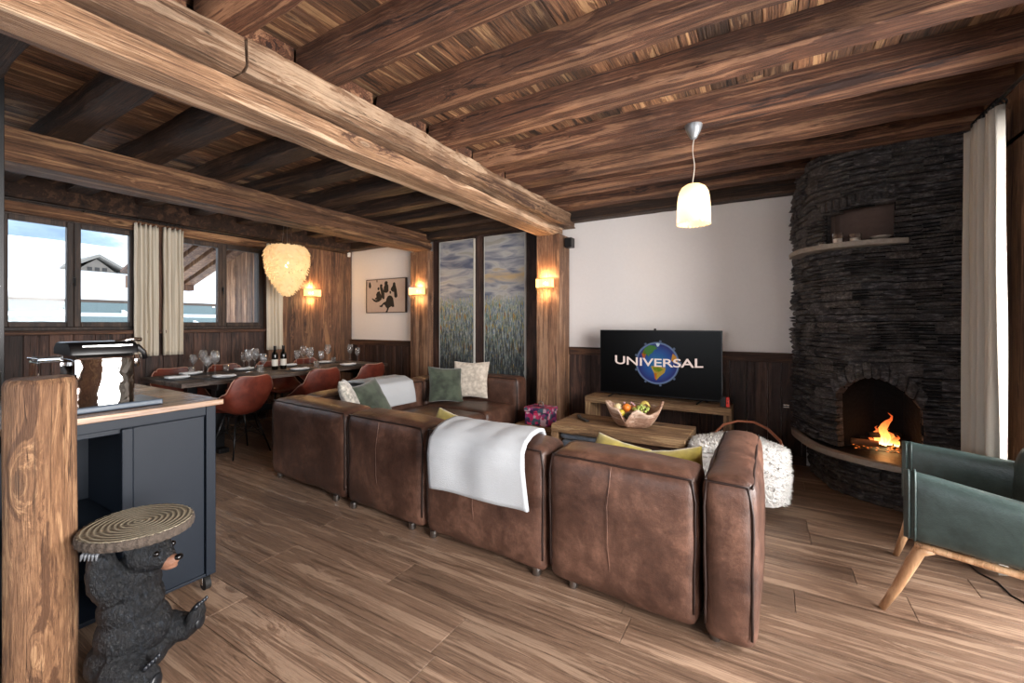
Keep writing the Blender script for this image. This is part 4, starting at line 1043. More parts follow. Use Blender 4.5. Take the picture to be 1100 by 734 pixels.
# ================================================================== ARMCHAIR
bd = Vector((.94, -.33, 0)).normalized(); ld = Vector((.18, .98, 0)).normalized()
P0 = Vector((.545, 2.705, 0)); P1 = Vector((.665, 3.345, 0))
ac = thing('armchair', 'dark green leather armchair with pale wooden legs at the right edge', 'armchair', (.85, 2.95, 0))
def armshape(name, p, d, n_, L, th, z0, z1, slope, seed):
    mb = MB(); N = 22
    rings = []
    for i in range(N+1):
        t_ = i/N; e = min(1, t_*L/.05); sq = .72+.28*math.sin(e*math.pi/2)
        zt = z1+slope*t_*L; zb = z0+.006*t_; ring = []
        K = 28
        for k in range(K):
            a = 2*math.pi*k/K; cx_ = math.cos(a); sx_ = math.sin(a)
            ex = 2/3.2
            ux = math.copysign(abs(cx_)**ex, cx_); uz = math.copysign(abs(sx_)**ex, sx_)
            w_ = th/2*(1.0+.10*uz)
            ring.append(p+d*(t_*L-.02*(1-sq)) + n_*(th/2+ux*w_*sq) + Vector((0, 0, (zt+zb)/2+uz*(zt-zb)/2*(.93+.07*sq)+.003*nz(t_*5, a, seed))))
        rings.append(ring)
    mb.ring_surf(rings, True); return mb.build(name, M['green_leather'], ac, smooth=True)
o1 = armshape('armrest', P0, bd, ld, .56, .11, .375, .70, -.13, 1)
o2 = armshape('armrest', P1, bd, ld, .45, .11, .375, .705, -.04, 2)
def seamring(p, d, n_, off, th, z0, z1, par):
    pts = []
    for k in range(29):
        a = 2*math.pi*k/28; cx_ = math.cos(a); sx_ = math.sin(a); ex = 2/3.2
        ux = math.copysign(abs(cx_)**ex, cx_); uz = math.copysign(abs(sx_)**ex, sx_)
        pts.append(p+d*off+n_*(th/2+ux*th/2*(1+.10*uz)*1.015)+Vector((0, 0, (z0+z1)/2+uz*(z1-z0)/2*1.01)))
    mb = MB(); mb.tube(pts, .005, 6); mb.build('piping', M['green_leather'], par, smooth=True)
for par, p in ((o1, P0), (o2, P1)):
    seamring(p, bd, ld, .012, .105, .38, .695, par); seamring(p, bd, ld, .034, .11, .375, .70, par)
def cpt(t_, l_, z): return P0+bd*t_+ld*l_+Vector((0, 0, z))
mb = MB(); mb.bm.verts.ensure_lookup_table()
mb.poly([cpt(.05, .115, .34), cpt(.50, .115, .34), cpt(.42, .63, .34), cpt(.05, .63, .34)], (0, 0, .11)); mb.build('seat_cushion', M['green_leather'], ac, bevel=.03, bseg=4, smooth=True)
mb = MB(); rings = []
for i in range(13):
    f = i/12; base = cpt(.55, .02, 0).lerp(cpt(.43, .70, 0), f)+bd*.03*math.sin(math.pi*f)
    rings.append([base+bd*x+Vector((0, 0, z)) for x, z in ((-.03, .38), (-.03, .6), (.0, .76), (.03, .79), (.06, .76), (.05, .5), (.04, .38))])
mb.ring_surf(rings, True); mb.build('backrest', M['green_leather'], ac, smooth=True, subsurf=1)
for l_, nm in ((.055, 'near'), (.70, 'far')):
    mb = MB(); e = .44 if l_ > .5 else .60
    mb.tube([cpt(.035+(e-.035)*i/10, l_, .352-.004*i/10) for i in range(11)], [.020]*11, 10, flat=.8); mb.build('side_rail', M['ash'], ac, smooth=True)
    for t0, t1, zz in ((.05, -.085 if l_ < .5 else -.03, 0), (e-.03, e+.08, 0)):
        out = -.03 if l_ < .5 else .03
        mb = MB(); pts = [cpt(t0+.05 if t1 < t0 else t0-.05, l_, .345), cpt(t0, l_, .325), cpt(t0+(t1-t0)*.2, l_+out*.2, .26), cpt(t0+(t1-t0)*.6, l_+out*.6, .12), cpt(t1, l_+out, .002)]
        mb.tube(pts, [.016, .026, .025, .020, .015], 12); mb.build('leg', M['ash'], ac, smooth=True)
# cable on the floor near the door
mb = MB(); mb.tube([(.98, 3.55, .004), (1.0, 3.42, .004), (1.05, 3.35, .004), (1.06, 3.22, .004), (1.12, 3.12, .004)], .004, 6)
tag(mb.build('power_cable', M['blackp'], recenter=True), 'thin black cable on the floor behind the armchair', 'cable')

# ================================================================== LAMPS
def translucent(name, col, tr=.6, emit=0, ecol='#ffd9a0'):
    t = NT(name); d = t.n('ShaderNodeBsdfDiffuse', {'Color': lin(col)}); l_ = t.n('ShaderNodeBsdfTranslucent', {'Color': lin(col)})
    m = t.n('ShaderNodeMixShader', {0: tr, 1: d.outputs[0], 2: l_.outputs[0]}); out = m.outputs[0]
    if emit:
        e = t.n('ShaderNodeEmission', {'Color': lin(ecol), 'Strength': emit}); ad = t.n('ShaderNodeAddShader', {0: out, 1: e.outputs[0]}); out = ad.outputs[0]
    t.link(out, t.t.nodes['Material Output'].inputs[0]); return t.m
pl = Vector((-.455, 3.185, 0))
pd = thing('pendant_lamp', 'small cream crocheted pendant lamp hanging from the joists in front of the white wall', 'pendant lamp', (pl.x, pl.y, 2.09))
mb = MB(); mb.lathe([(.056, 2.765), (.056, 2.755), (.045, 2.72), (.022, 2.675), (.012, 2.668)], pl, 24); mb.build('ceiling_rose', plain('white_rose', '#8e9296', .35, .5), pd, smooth=True, auto=50)
mb = MB(); mb.tube([pl+Vector((.006*math.sin(z*26), .004*math.sin(z*17), z)) for z in [2.67-.31*i/24 for i in range(25)]], .0028, 6); mb.build('cord', plain('white_cord', '#cfc6bb', .6), pd, smooth=True)
cro = translucent('crochet_shade', '#ecdcbc', .55, .30)
mb = MB(); NR, NS = 22, 46
prof = [(.012+.0, 2.362), (.045, 2.355), (.075, 2.335), (.092, 2.305), (.099, 2.27), (.104, 2.22), (.106, 2.16), (.107, 2.09)]
def pr_(v):
    f = v*(len(prof)-1); i = min(len(prof)-2, int(f)); g_ = f-i; return prof[i][0]+(prof[i+1][0]-prof[i][0])*g_, prof[i][1]+(prof[i+1][1]-prof[i][1])*g_
def cr(u, v):
    r_, z = pr_(v); a = u*2*math.pi; kn_ = .0022*math.sin(v*NR*2*math.pi)*math.cos(u*NS*2*math.pi)
    return pl+Vector(((r_+kn_)*math.cos(a), (r_+kn_)*math.sin(a), z+(.006*math.sin(a*16) if v > .99 else 0)))
mb.grid(cr, NS*4, NR*4, closed_u=True); mb.build('lamp_shade', cro, pd, smooth=True)
mb = MB()
for k in range(26):
    a = 2*math.pi*k/26; mb.tube([pl+Vector((.107*math.cos(a+.08*math.sin(q)), .107*math.sin(a+.08*math.sin(q)), 2.09-.009*math.sin(math.pi*q/4))) for q in range(5)], .003, 5)
mb.build('scalloped_hem', cro, pd, smooth=True)
mb = MB(); mb.ell(pl+Vector((0, 0, 2.25)), .03, .03, .036, 16, 10); mb.build('bulb', em('bulb_glow', '#ffe2b0', 4), pd, smooth=True)
point('pendant_light', (pl.x, pl.y, 2.22), 1.6, (1, .78, .48), .03)

cl = Vector((-5.5, 3.38, 0))
cd = thing('shell_chandelier', 'large acorn-shaped chandelier of pale shell discs over the dining table', 'chandelier', (cl.x, cl.y, 1.8))
shell = translucent('capiz_shell', '#dccbb0', .55, .17)
mb = MB(); prof2 = [(.215, 2.425), (.25, 2.385), (.262, 2.32), (.262, 2.25), (.25, 2.17), (.228, 2.09), (.19, 2.0), (.145, 1.92), (.10, 1.86), (.05, 1.81), (.01, 1.79)]
cnt = 0
def cprof(f):
    f *= len(prof2)-1; i = min(len(prof2)-2, int(f)); g_ = f-i; return prof2[i][0]+(prof2[i+1][0]-prof2[i][0])*g_, prof2[i][1]+(prof2[i+1][1]-prof2[i][1])*g_
for row in range(24):
    r_, z = cprof(row/24); n_ = max(4, int(2*math.pi*r_/.042))
    for k in range(n_):
        a = 2*math.pi*(k+.5*(row % 2)+R.uniform(-.15, .15))/n_
        out = Vector((math.cos(a), math.sin(a), 0)); tn = Vector((-math.sin(a), math.cos(a), 0)); tilt = R.uniform(.1, .75)
        dn = (Vector((0, 0, -1))*math.cos(tilt)+out*math.sin(tilt)).normalized(); tn = (tn+dn*R.uniform(-.3, .3)+out*R.uniform(-.35, .35)).normalized()
        rr = R.uniform(.024, .031); c0 = cl+Vector((r_*math.cos(a), r_*math.sin(a), z))+dn*rr*.6
        mb.poly([c0+tn*rr*math.cos(q)*.9+dn*rr*math.sin(q) for q in [i*math.pi*2/7 for i in range(7)]], out.cross(tn).normalized()*.0012 if False else (out*.0012))
mb.build('shell_discs', shell, cd)
mb = MB(); mb.lathe([(.005, 2.43), (.215, 2.43), (.218, 2.42), (.215, 2.41)], cl, 32); mb.build('top_plate', M['chrome'], cd)
mb = MB(); mb.cyl(cl+Vector((0, 0, 2.43)), cl+Vector((0, 0, 2.93)), .004, seg=6); mb.build('cord', M['steel'], cd)
for q in (-.12, .12): mb = MB(); mb.cyl(cl+Vector((q, 0, 2.43)), cl+Vector((q*.3, 0, 2.93)), .0025, seg=6); mb.build('suspension_wire', M['steel'], cd)
mb = MB(); mb.ell(cl+Vector((0, 0, 2.18)), .04); mb.build('bulb', em('bulb_glow', '#ffe0b0', 4), cd, smooth=True)
point('chandelier_light', (cl.x, cl.y, 2.15), 3, (1, .80, .52), .05)

def sconce(loc, nrm, w, label, power):
    """crystal-fringe wall light; nrm = outward direction"""
    nrm = Vector(nrm); tn = Vector((-nrm.y, nrm.x, 0)); loc = Vector(loc)
    s_ = thing('wall_sconce', label, 'wall lamp', loc, 0, 'crystal wall sconces'); 
    P = lambda t_, o_, z: loc+tn*t_+nrm*o_+Vector((0, 0, z))
    mb = MB(); mb.poly([P(-w*.3, 0, -.04), P(w*.3, 0, -.04), P(w*.3, 0, .05), P(-w*.3, 0, .05)], nrm*.012); mb.build('back_plate', M['chrome'], s_)
    mb = MB(); mb.poly([P(-w/2, .012, .055), P(w/2, .012, .055), P(w/2, .085, .055), P(-w/2, .085, .055)], (0, 0, .008)); mb.build('metal_frame', M['chrome'], s_)
    cry = MATS.get('cry') or em('crystal_rods', '#ffb865', 2.4); MATS['cry'] = cry
    n_ = int(w/.018)
    mb = MB()
    for k in range(n_):
        t_ = -w/2+.008+(w-.016)*k/(n_-1); mb.cyl(P(t_, .08, .053), P(t_, .08, -.05), .0065, seg=6)
    for q in (-1, 1):
        for o_ in (.03, .055): mb.cyl(P(q*(w/2-.006), o_, .053), P(q*(w/2-.006), o_, -.05), .0065, seg=6)
    mb.build('crystal_rods', cry, s_)
    bd_ = MATS.get('bead') or em('crystal_beads', '#e09a52', .5); MATS['bead'] = bd_
    mb = MB()
    for k in range(n_):
        t_ = -w/2+.008+(w-.016)*k/(n_-1)
        for j in range(2+(k*7 % 3)): mb.ell(P(t_, .08, -.062-.017*j), .0055, seg=6, rings=5)
    mb.build('crystal_beads', bd_, s_)
    mb = MB(); mb.ell(P(0, .045, 0), .018, .018, .024, 12, 8); mb.build('bulb', em('bulb_glow', '#ffd28a', 14), s_, smooth=True)
    point('sconce_light', P(0, .05, .09), power, (1, .58, .24), .03); point('sconce_light', P(0, .06, -.13), power*.5, (1, .58, .24), .03)
sconce((XW+.005, 4.34, 1.90), (1, 0, 0), .27, 'crystal-fringed sconce on the boarded side wall behind the shell chandelier', 5)
sconce((-4.66, 4.988, 1.90), (0, -1, 0), .28, 'crystal-fringed sconce on the post beside the swing picture', 5)
sconce((-2.385, 4.818, 1.90), (0, -1, 0), .22, 'crystal-fringed sconce on the post beside the small black speaker', 5)
t = thing('wall_speaker', 'small black cube speaker at the top of the right-hand post', 'speaker', (-2.15, 4.98, 2.34))
mb = MB(); mb.box(-2.19, -2.10, 4.92, 5.03, 2.345, 2.465); mb.build('speaker_cabinet', M['blackp'], t, bevel=.006)
mb = MB(); mb.box(-2.185, -2.105, 4.914, 4.921, 2.352, 2.458); mb.build('grille', plain('speaker_cloth', '#111113', .9), t, bevel=.003)
mb = MB(); mb.cyl((-2.21, 4.99, 2.40), (-2.19, 4.98, 2.40), .012, seg=10); mb.build('bracket', M['black'], t)
t = thing('motion_sensor', 'tiny white sensor high in the corner beside the swing picture wall', 'sensor', (XW+.03, 5.07, 2.58))
mb = MB(); mb.box(XW+.008, XW+.045, 5.04, 5.09, 2.58, 2.66); mb.build('sensor_case', plain('white_plastic', '#e8e8e6', .4), t, bevel=.008)
mb = MB(); mb.ell((XW+.046, 5.065, 2.60), .012); mb.build('lens', plain('white_plastic', '#e8e8e6', .4), t, smooth=True)

# ================================================================== PAINTINGS AND PICTURE
def painting_mat(name, seed, warm):
    t = NT(name); g = t.n('ShaderNodeTexCoord').outputs['Object']; sp = t.n('ShaderNodeSeparateXYZ', {0: g})
    z = sp.outputs[2]
    q1 = t.n('ShaderNodeVectorMath', {0: g, 1: (2.2, 1, 9)}, operation='MULTIPLY').outputs[0]; q1 = t.n('ShaderNodeVectorMath', {0: q1, 1: (seed, seed*2, seed*3)}, operation='ADD').outputs[0]
    sky = t.n('ShaderNodeTexNoise', {'Vector': q1, 'Scale': 1.0, 'Detail': 6, 'Distortion': .8}).outputs[0]
    cs = t.ramp(sky, [(.32, '#545c72'), (.44, '#83868f'), (.56, '#a8a7a6'), (.68, '#94928b')])
    if warm:
        d = t.math('ABSOLUTE', t.math('ADD', t.math('SUBTRACT', z, 1.78), t.math('MULTIPLY', sky, .0))); ym = t.ramp(t.math('ADD', d, t.math('ADD', t.math('MULTIPLY', sky, -.5), .27)), [(.0, (1, 1, 1, 1)), (.12, (0, 0, 0, 1))]); cs = t.mix(t.math('MULTIPLY', ym, .7), cs, lin('#b3945a'))
    q2 = t.n('ShaderNodeVectorMath', {0: g, 1: (58, 1, 5.5)}, operation='MULTIPLY').outputs[0]; q2 = t.n('ShaderNodeVectorMath', {0: q2, 1: (seed*5, 0, seed)}, operation='ADD').outputs[0]
    st_ = t.n('ShaderNodeTexNoise', {'Vector': q2, 'Scale': 1.0, 'Detail': 5, 'Roughness': .75}).outputs[0]
    q3 = t.n('ShaderNodeVectorMath', {0: g, 1: (36, 1, 7)}, operation='MULTIPLY').outputs[0]
    cc = t.n('ShaderNodeTexNoise', {'Vector': q3, 'Scale': 1.0, 'Detail': 2}).outputs[0]
    hue = t.ramp(cc, [(.30, '#6b8490'), (.40, '#6d8069'), (.46, '#b0afa2'), (.52, '#55708a'), (.58, '#8e8f78'), (.63, '#a79c52'), (.70, '#8a4838')])
    dk = t.math('ADD', st_, t.math('MULTIPLY', t.math('SUBTRACT', z, .7), .16))
    low = t.mix(t.ramp(dk, [(.47, (0, 0, 0, 1)), (.60, (1, 1, 1, 1))]), (.014, .018, .022, 1), hue)
    edge = t.math('ADD', z, t.math('MULTIPLY', st_, -.75))
    msk = t.ramp(t.math('SUBTRACT', edge, .0), [(.98, (0, 0, 0, 1)), (1.0, (1, 1, 1, 1))])
    mk2 = t.math('GREATER_THAN', edge, 1.10)
    t.link(t.mix(mk2, low, cs), t.b.inputs['Base Color']); t.b.inputs['Roughness'].default_value = .55; t.bump(st_, .3, .005)
    return t.m
for (a, b, lab, w_) in ((-4.32, -3.69, 'tall abstract painting of grey sky over dark reeds, left of the pair', False), (-3.495, -2.845, 'tall abstract painting with a yellow streak in its sky, right of the pair', True)):
    t = thing('tall_painting', lab, 'painting', ((a+b)/2, YB-.05, .28))
    mb = MB(); mb.box(a, b, YB-.075, YB-.04, .28, 2.63); mb.build('canvas', painting_mat('abstract_landscape', 3.1 if w_ else 1.3, w_), t)
    mb = MB()
    for x in (a-.008, b): mb.box(x, x+.008, YB-.08, YB-.038, .272, 2.638)
    for z in (.272, 2.63): mb.box(a, b, YB-.08, YB-.038, z, z+.008)
    mb.build('edge_frame', plain('pale_edge', '#b9b8b2', .5), t)
pic = thing('swing_picture', 'pale picture with black silhouettes of a family on a fairground swing', 'picture', (-5.54, YB-.04, 1.58))
px0, px1, pz0, pz1 = -6.0, -5.07, 1.585, 2.155
mb = MB(); mb.box(px0+.012, px1-.012, YB-.035, YB-.02, pz0+.012, pz1-.012); mb.build('print', plain('sepia_paper', '#b9a99e', .7), pic)
mb = MB()
for x in (px0, px1-.012): mb.box(x, x+.012, YB-.04, YB, pz0, pz1)
for z in (pz0, pz1-.012): mb.box(px0+.012, px1-.012, YB-.04, YB, z, z+.012)
mb.build('picture_frame', plain('dark_frame', '#3a2c26', .5), pic)
SX = lambda u: px0+(px1-px0)*(u-165)/(683-165)
SZ = lambda v: pz1-(pz1-pz0)*(v-175)/(632-175)
figs = [
 [(205, 215), (215, 205), (225, 225), (232, 262), (225, 290), (207, 292), (198, 262)],
 [(306, 180), (316, 180), (318, 205), (312, 222), (306, 205)],
 [(420, 212), (440, 206), (456, 222), (452, 245), (464, 270), (466, 340), (450, 362), (418, 365), (400, 345), (402, 290), (414, 262), (412, 232)],
 [(352, 250), (370, 242), (385, 256), (382, 282), (396, 320), (412, 370), (412, 440), (396, 452), (372, 420), (362, 340), (352, 300)],
 [(322, 288), (336, 282), (346, 296), (342, 318), (326, 326), (318, 308)],
 [(300, 380), (318, 346), (346, 336), (362, 380), (380, 420), (372, 452), (340, 480), (300, 488), (270, 474), (240, 436), (250, 430), (290, 456), (320, 452), (282, 446), (284, 430), (304, 420)],
 [(524, 236), (540, 228), (552, 240), (556, 270), (568, 320), (576, 380), (580, 420), (556, 440), (540, 420), (536, 360), (512, 352), (492, 330), (500, 300), (518, 276)],
 [(478, 345), (492, 342), (500, 360), (494, 380), (480, 378)],
 [(456, 410), (480, 400), (504, 408), (524, 440), (530, 480), (540, 552), (520, 560), (500, 548), (480, 560), (470, 570), (462, 592), (452, 620), (430, 630), (428, 614), (440, 600), (446, 570), (430, 556), (418, 530), (400, 520), (380, 556), (350, 552), (342, 536), (366, 530), (402, 492), (430, 480), (440, 440)]]
sil = plain('silhouette_ink', '#0c0a0b', .7)
for f in figs:
    mb = MB(); mb.poly([(SX(u), YB-.0365, SZ(v)) for u, v in f], (0, .001, 0)); mb.build('silhouette', sil, pic)

# ================================================================== KITCHEN ISLAND
ix0, ix1, iy0, iy1 = -3.74, -2.52, -.9, 1.155
isl = thing('kitchen_island', 'dark slate-blue kitchen island on castors behind the peeled log', 'kitchen island', (-3.1, .2, 0))
mb = MB(); y = iy0-.03
for k in range(7):
    w = (ix1-ix0+.05)/7; mb.box(ix0-.03+k*w+.0005, ix0-.03+(k+1)*w-.0005, iy0-.03, iy1+.03, .972, 1.0)
mb.build('worktop', M['butcher'], isl, bevel=.003)
mb = MB(); mb.box(ix0+.02, ix1-.02, iy0+.02, iy1-.02, .09, .11); mb.box(ix0+.02, ix0+.04, iy0, iy1-.02, .11, .97); mb.box(ix0+.04, ix1-.02, iy1-.04, iy1-.02, .11, .97)
mb.box(ix0+.04, ix1-.45, iy0+.04, .78, .11, .97); mb.box(ix0+.02, ix1-.02, iy0+.02, iy1-.02, .90, .97); mb.box(ix0+.04, ix1-.03, .775, .80, .11, .9)
mb.build('body', M['island'], isl, bevel=.003)
mb = MB(); mb.box(ix1-.04, ix1+.002, iy1-.045, iy1, .085, .971); mb.build('corner_leg', M['island'], isl, bevel=.003)
mb = MB(); mb.box(ix1-.04, ix1+.002, .77, .81, .09, .92); mb.build('stile', M['island'], isl, bevel=.003)
mb = MB(); mb.box(ix1-.04, ix1+.001, iy0, iy1-.046, .925, .971); mb.build('top_rail', M['island'], isl, bevel=.003)
mb = MB(); mb.box(ix1-.03, ix1-.008, .813, iy1-.05, .095, .92); pn = mb.build('side_panel', M['island'], isl, bevel=.003)
mb = MB(); mb.box(ix1-.04, ix1+.001, .81, iy1-.046, .085, .10); mb.build('bottom_rail', M['island'], isl, bevel=.003)
mb = MB()
for a, b in ((ix0+.25, 0),): mb.box(ix1-.44, ix1-.03, iy0+.05, .77, .50, .52)
mb.build('shelf', M['island'], isl)
for (x, y) in ((ix1-.045, iy1-.03), (ix1-.40, iy1-.06), (ix1-.06, .45), (ix0+.08, iy1-.06)):
    mb = MB(); mb.box(x-.022, x+.022, y-.018, y+.018, .074, .084); mb.box(x-.014, x+.014, y-.02, y-.016, .028, .076); mb.box(x-.014, x+.014, y+.016, y+.02, .028, .076); cs = mb.build('castor', M['chrome'], isl, bevel=.002)
    mb = MB(); mb.cyl((x+.006, y-.013, .034), (x+.006, y+.013, .034), .034, seg=24); mb.build('wheel', M['rubber'], cs, smooth=True, auto=40)
# black steel bar at the left edge
t = thing('black_steel_bar', 'thin black vertical steel bar rising from the worktop at the left edge', 'bar', (-3.70, .60, 1.0))
mb = MB(); mb.box(-3.715, -3.685, .585, .615, 1.008, 2.93); mb.build('upright', M['black'], t, bevel=.002)
mb = MB(); mb.box(-3.735, -3.665, .565, .635, 1.0, 1.008); mb.build('base_plate', M['black'], t, bevel=.002)
# coffee machine
MIR = plain('mirror_steel', '#bdbdbd', .015, 1, bump=(3.5, .25, .006))
cm = thing('coffee_machine', 'polished steel coffee machine with black top on the island worktop', 'coffee machine', (-2.74, .76, 1.0))
mb = MB(); mb.box(-2.86, -2.60, .60, .955, 1.001, 1.028); mb.build('drip_tray', plain('blue_grey_base', '#3e4a57', .35), cm, bevel=.006)
mb = MB(); rings = []
for i, (y) in enumerate((.640, .645, .84, .845)):
    ins = .006 if i in (0, 3) else 0
    rings.append([Vector((x, y, z)) for x, z in ((-2.61-ins, 1.03), (-2.608-ins, 1.15), (-2.612-ins, 1.24), (-2.63-ins, 1.275), (-2.66, 1.292-ins), (-2.78, 1.294-ins), (-2.82+ins, 1.27), (-2.83+ins, 1.2), (-2.83+ins, 1.03))])
mb.ring_surf(rings, True); mb.build('polished_body', MIR, cm, smooth=True, auto=14)
mb = MB(); rings = []
for i, y in enumerate((.622, .63, .85, .858)):
    e = .004 if i in (0, 3) else 0
    rings.append([Vector((x, y, z)) for x, z in ((-2.604-e, 1.262), (-2.606-e, 1.290), (-2.64, 1.316-e), (-2.80, 1.318-e), (-2.84+e, 1.29), (-2.84+e, 1.262))])
mb.ring_surf(rings, True); mb.build('lid', M['blackp'], cm, smooth=True, auto=50)
mb = MB(); mb.box(-2.625, -2.60, .66, .835, 1.296, 1.304); mb.build('lid_trim', M['chrome'], cm)
mb = MB(); mb.tube([(-2.70, .80, 1.31), (-2.70, .86, 1.325), (-2.70, .90, 1.322)], .010, 8); mb.build('lever', M['chrome'], cm, smooth=True)
mb = MB(); mb.tube([(-2.70, .845, 1.29), (-2.70, .885, 1.285), (-2.70, .91, 1.26), (-2.70, .915, 1.225)], [.018, .016, .012, .010], 10); mb.build('spout', M['blackp'], cm, smooth=True)
mb = MB(); mb.lathe([(.018, 1.19), (.022, 1.25)], (-2.70, .875, 0), 14); mb.build('nozzle', M['chrome'], cm, smooth=True)
# glass box with coffee capsules / glass jar
gj = thing('glass_canister', 'clear rectangular glass canister left of the coffee machine', 'glass canister', (-3.15, .71, 1.0))
mb = MB(); mb.box(-3.24, -3.06, .62, .80, 1.004, 1.215); mb.build('glass_box', M['glass'], gj, bevel=.01, bseg=3)
mb = MB(); mb.box(-3.245, -3.055, .615, .805, 1.217, 1.232); mb.build('lid', M['glass'], gj, bevel=.004)
mb = MB()
for k in range(60): mb.ell((-3.15+R.uniform(-.075, .075), .71+R.uniform(-.075, .075), 1.02+R.uniform(0, .10)), .014, .014, .010, 8, 6)
tag(mb.build('capsules', plain('gold_capsule', '#a8894a', .35, .6), gj), kind='stuff')
# french press and cups at the far left
fpz = Vector((-3.42, .50, 1.0))
t = thing('coffee_press', 'glass and chrome coffee press at the left end of the island', 'coffee press', fpz)
mb = MB(); mb.lathe([(.045, .005), (.046, .17)], fpz, 24, caps=(True, False)); mb.build('glass_beaker', M['glass'], t, smooth=True, solid=.003)
mb = MB(); mb.lathe([(.049, .165), (.05, .185), (.03, .20), (.006, .205), (.006, .235), (.014, .245), (.004, .255)], fpz, 24); mb.build('lid', M['chrome'], t, smooth=True, auto=40)
mb = MB(); mb.tube([fpz+Vector((.048, .02, .16)), fpz+Vector((.09, .035, .15)), fpz+Vector((.095, .035, .07)), fpz+Vector((.05, .02, .05))], .008, 8); mb.build('handle', M['blackp'], t, smooth=True)
for z in (.02, .10): mb = MB(); mb.lathe([(.048, z), (.050, z+.001), (.050, z+.012), (.048, z+.013)], fpz, 24); mb.build('metal_band', M['chrome'], t, smooth=True, auto=40)
tr = thing('wicker_tray', 'small tray of brown nuts beside the glass canister', 'tray', (-3.3, .64, 1.0))
mb = MB(); mb.lathe([(.001, .001), (.06, .001), (.075, .03), (.071, .03), (.057, .006), (.001, .006)], (-3.33, .66, 1.0), 28); mb.build('dish', plain('wicker', '#6d4c2c', .8, bump=(90, .5, .004)), tr, smooth=True)
mb = MB()
for k in range(28): mb.ell((-3.33+R.uniform(-.045, .045), .66+R.uniform(-.045, .045), 1.016+R.uniform(0, .02)), .010, .010, .008, 8, 6)
tag(mb.build('nuts', plain('nut_shell', '#8a6a3a', .6), tr, smooth=True), kind='stuff')

# ================================================================== PEELED LOG NEWEL
mb = MB(); rings = []; lc = Vector((-2.325, .478, 0))
NL, NSG = 150, 90
for i in range(NL+1):
    z = 1.2*i/NL; ring = []
    for k in range(NSG):
        a = 2*math.pi*k/NSG; cx_, sy_ = math.cos(a), math.sin(a)
        r_ = .0945*(1+.02*nz(z*2, 3)) + .004*nz(cx_*3, sy_*3, z*1.3) + .0022*nz(cx_*11, sy_*11, z*2.2)+.0012*nz(cx_*26, sy_*26, z*4)
        kn = max(0, 1-((z-.92)**2/.004+(a-5.2)**2/.05)); r_ += .004*kn
        if z > 1.17: r_ -= .010*((z-1.17)/.03)**2
        ring.append(lc+Vector((r_*cx_+.004*nz(z*1.5, 1), r_*sy_, z+(.006*nz(cx_*2, sy_*2, 5) if i == NL else 0))))
    rings.append(ring)
mb.ring_surf(rings, True); tag(mb.build('peeled_log_post', M['logw'], recenter=True, smooth=True, auto=50), 'thick peeled tree-trunk post with sawn top at the left foreground', 'post')

# ================================================================== BEAR STOOL
from mathutils import Quaternion
bl = Vector((-2.150, .715, 0)); ang = math.atan2(.514, .858)+.02
RB = Matrix.Rotation(ang, 3, 'Z')
bear = thing('bear_stool', 'small stool shaped as a seated black bear holding a tree-slice top', 'stool', bl)
def Bp(x, y, z): return bl+RB @ Vector((x, y, z))
def blob(name, parts, mat, par, vox=.006, amp=.006, size=.02, smooth_it=4):
    mb = MB()
    for p in parts:
        if p[0] == 'e': mb.ell(Bp(*p[1]), *p[2], seg=20, rings=14, rot=RB @ (Euler([rd(v) for v in (p[3] if len(p) > 3 else (0, 0, 0))]).to_matrix()))
        else: mb.tube([Bp(*q) for q in p[1]], p[2], 14)
    o = mb.build(name, mat, par, smooth=True)
    m = o.modifiers.new('rm', 'REMESH'); m.mode = 'VOXEL'; m.voxel_size = vox; m.use_smooth_shade = True
    m = o.modifiers.new('sm', 'SMOOTH'); m.iterations = smooth_it; m.factor = .6
    if amp:
        tx = bpy.data.textures.new(name+'_fur', 'CLOUDS'); tx.noise_scale = size; tx.noise_depth = 2
        m = o.modifiers.new('dp', 'DISPLACE'); m.texture = tx; m.strength = amp; m.mid_level = .5
    return o
t = NT('bear_fur'); tc = t.n('ShaderNodeTexCoord').outputs['Object']
q = t.n('ShaderNodeVectorMath', {0: tc, 1: (60, 60, 34)}, operation='MULTIPLY').outputs[0]
n1 = t.n('ShaderNodeTexNoise', {'Vector': q, 'Scale': 1.6, 'Detail': 5, 'Roughness': .7, 'Distortion': 1.2}).outputs[0]
t.link(t.ramp(n1, [(.42, '#030406'), (.56, '#080c12'), (.70, '#2a3541')]), t.b.inputs['Base Color']); t.b.inputs['Roughness'].default_value = .42
t.bump(n1, .9, .012); M['bearfur'] = t.m
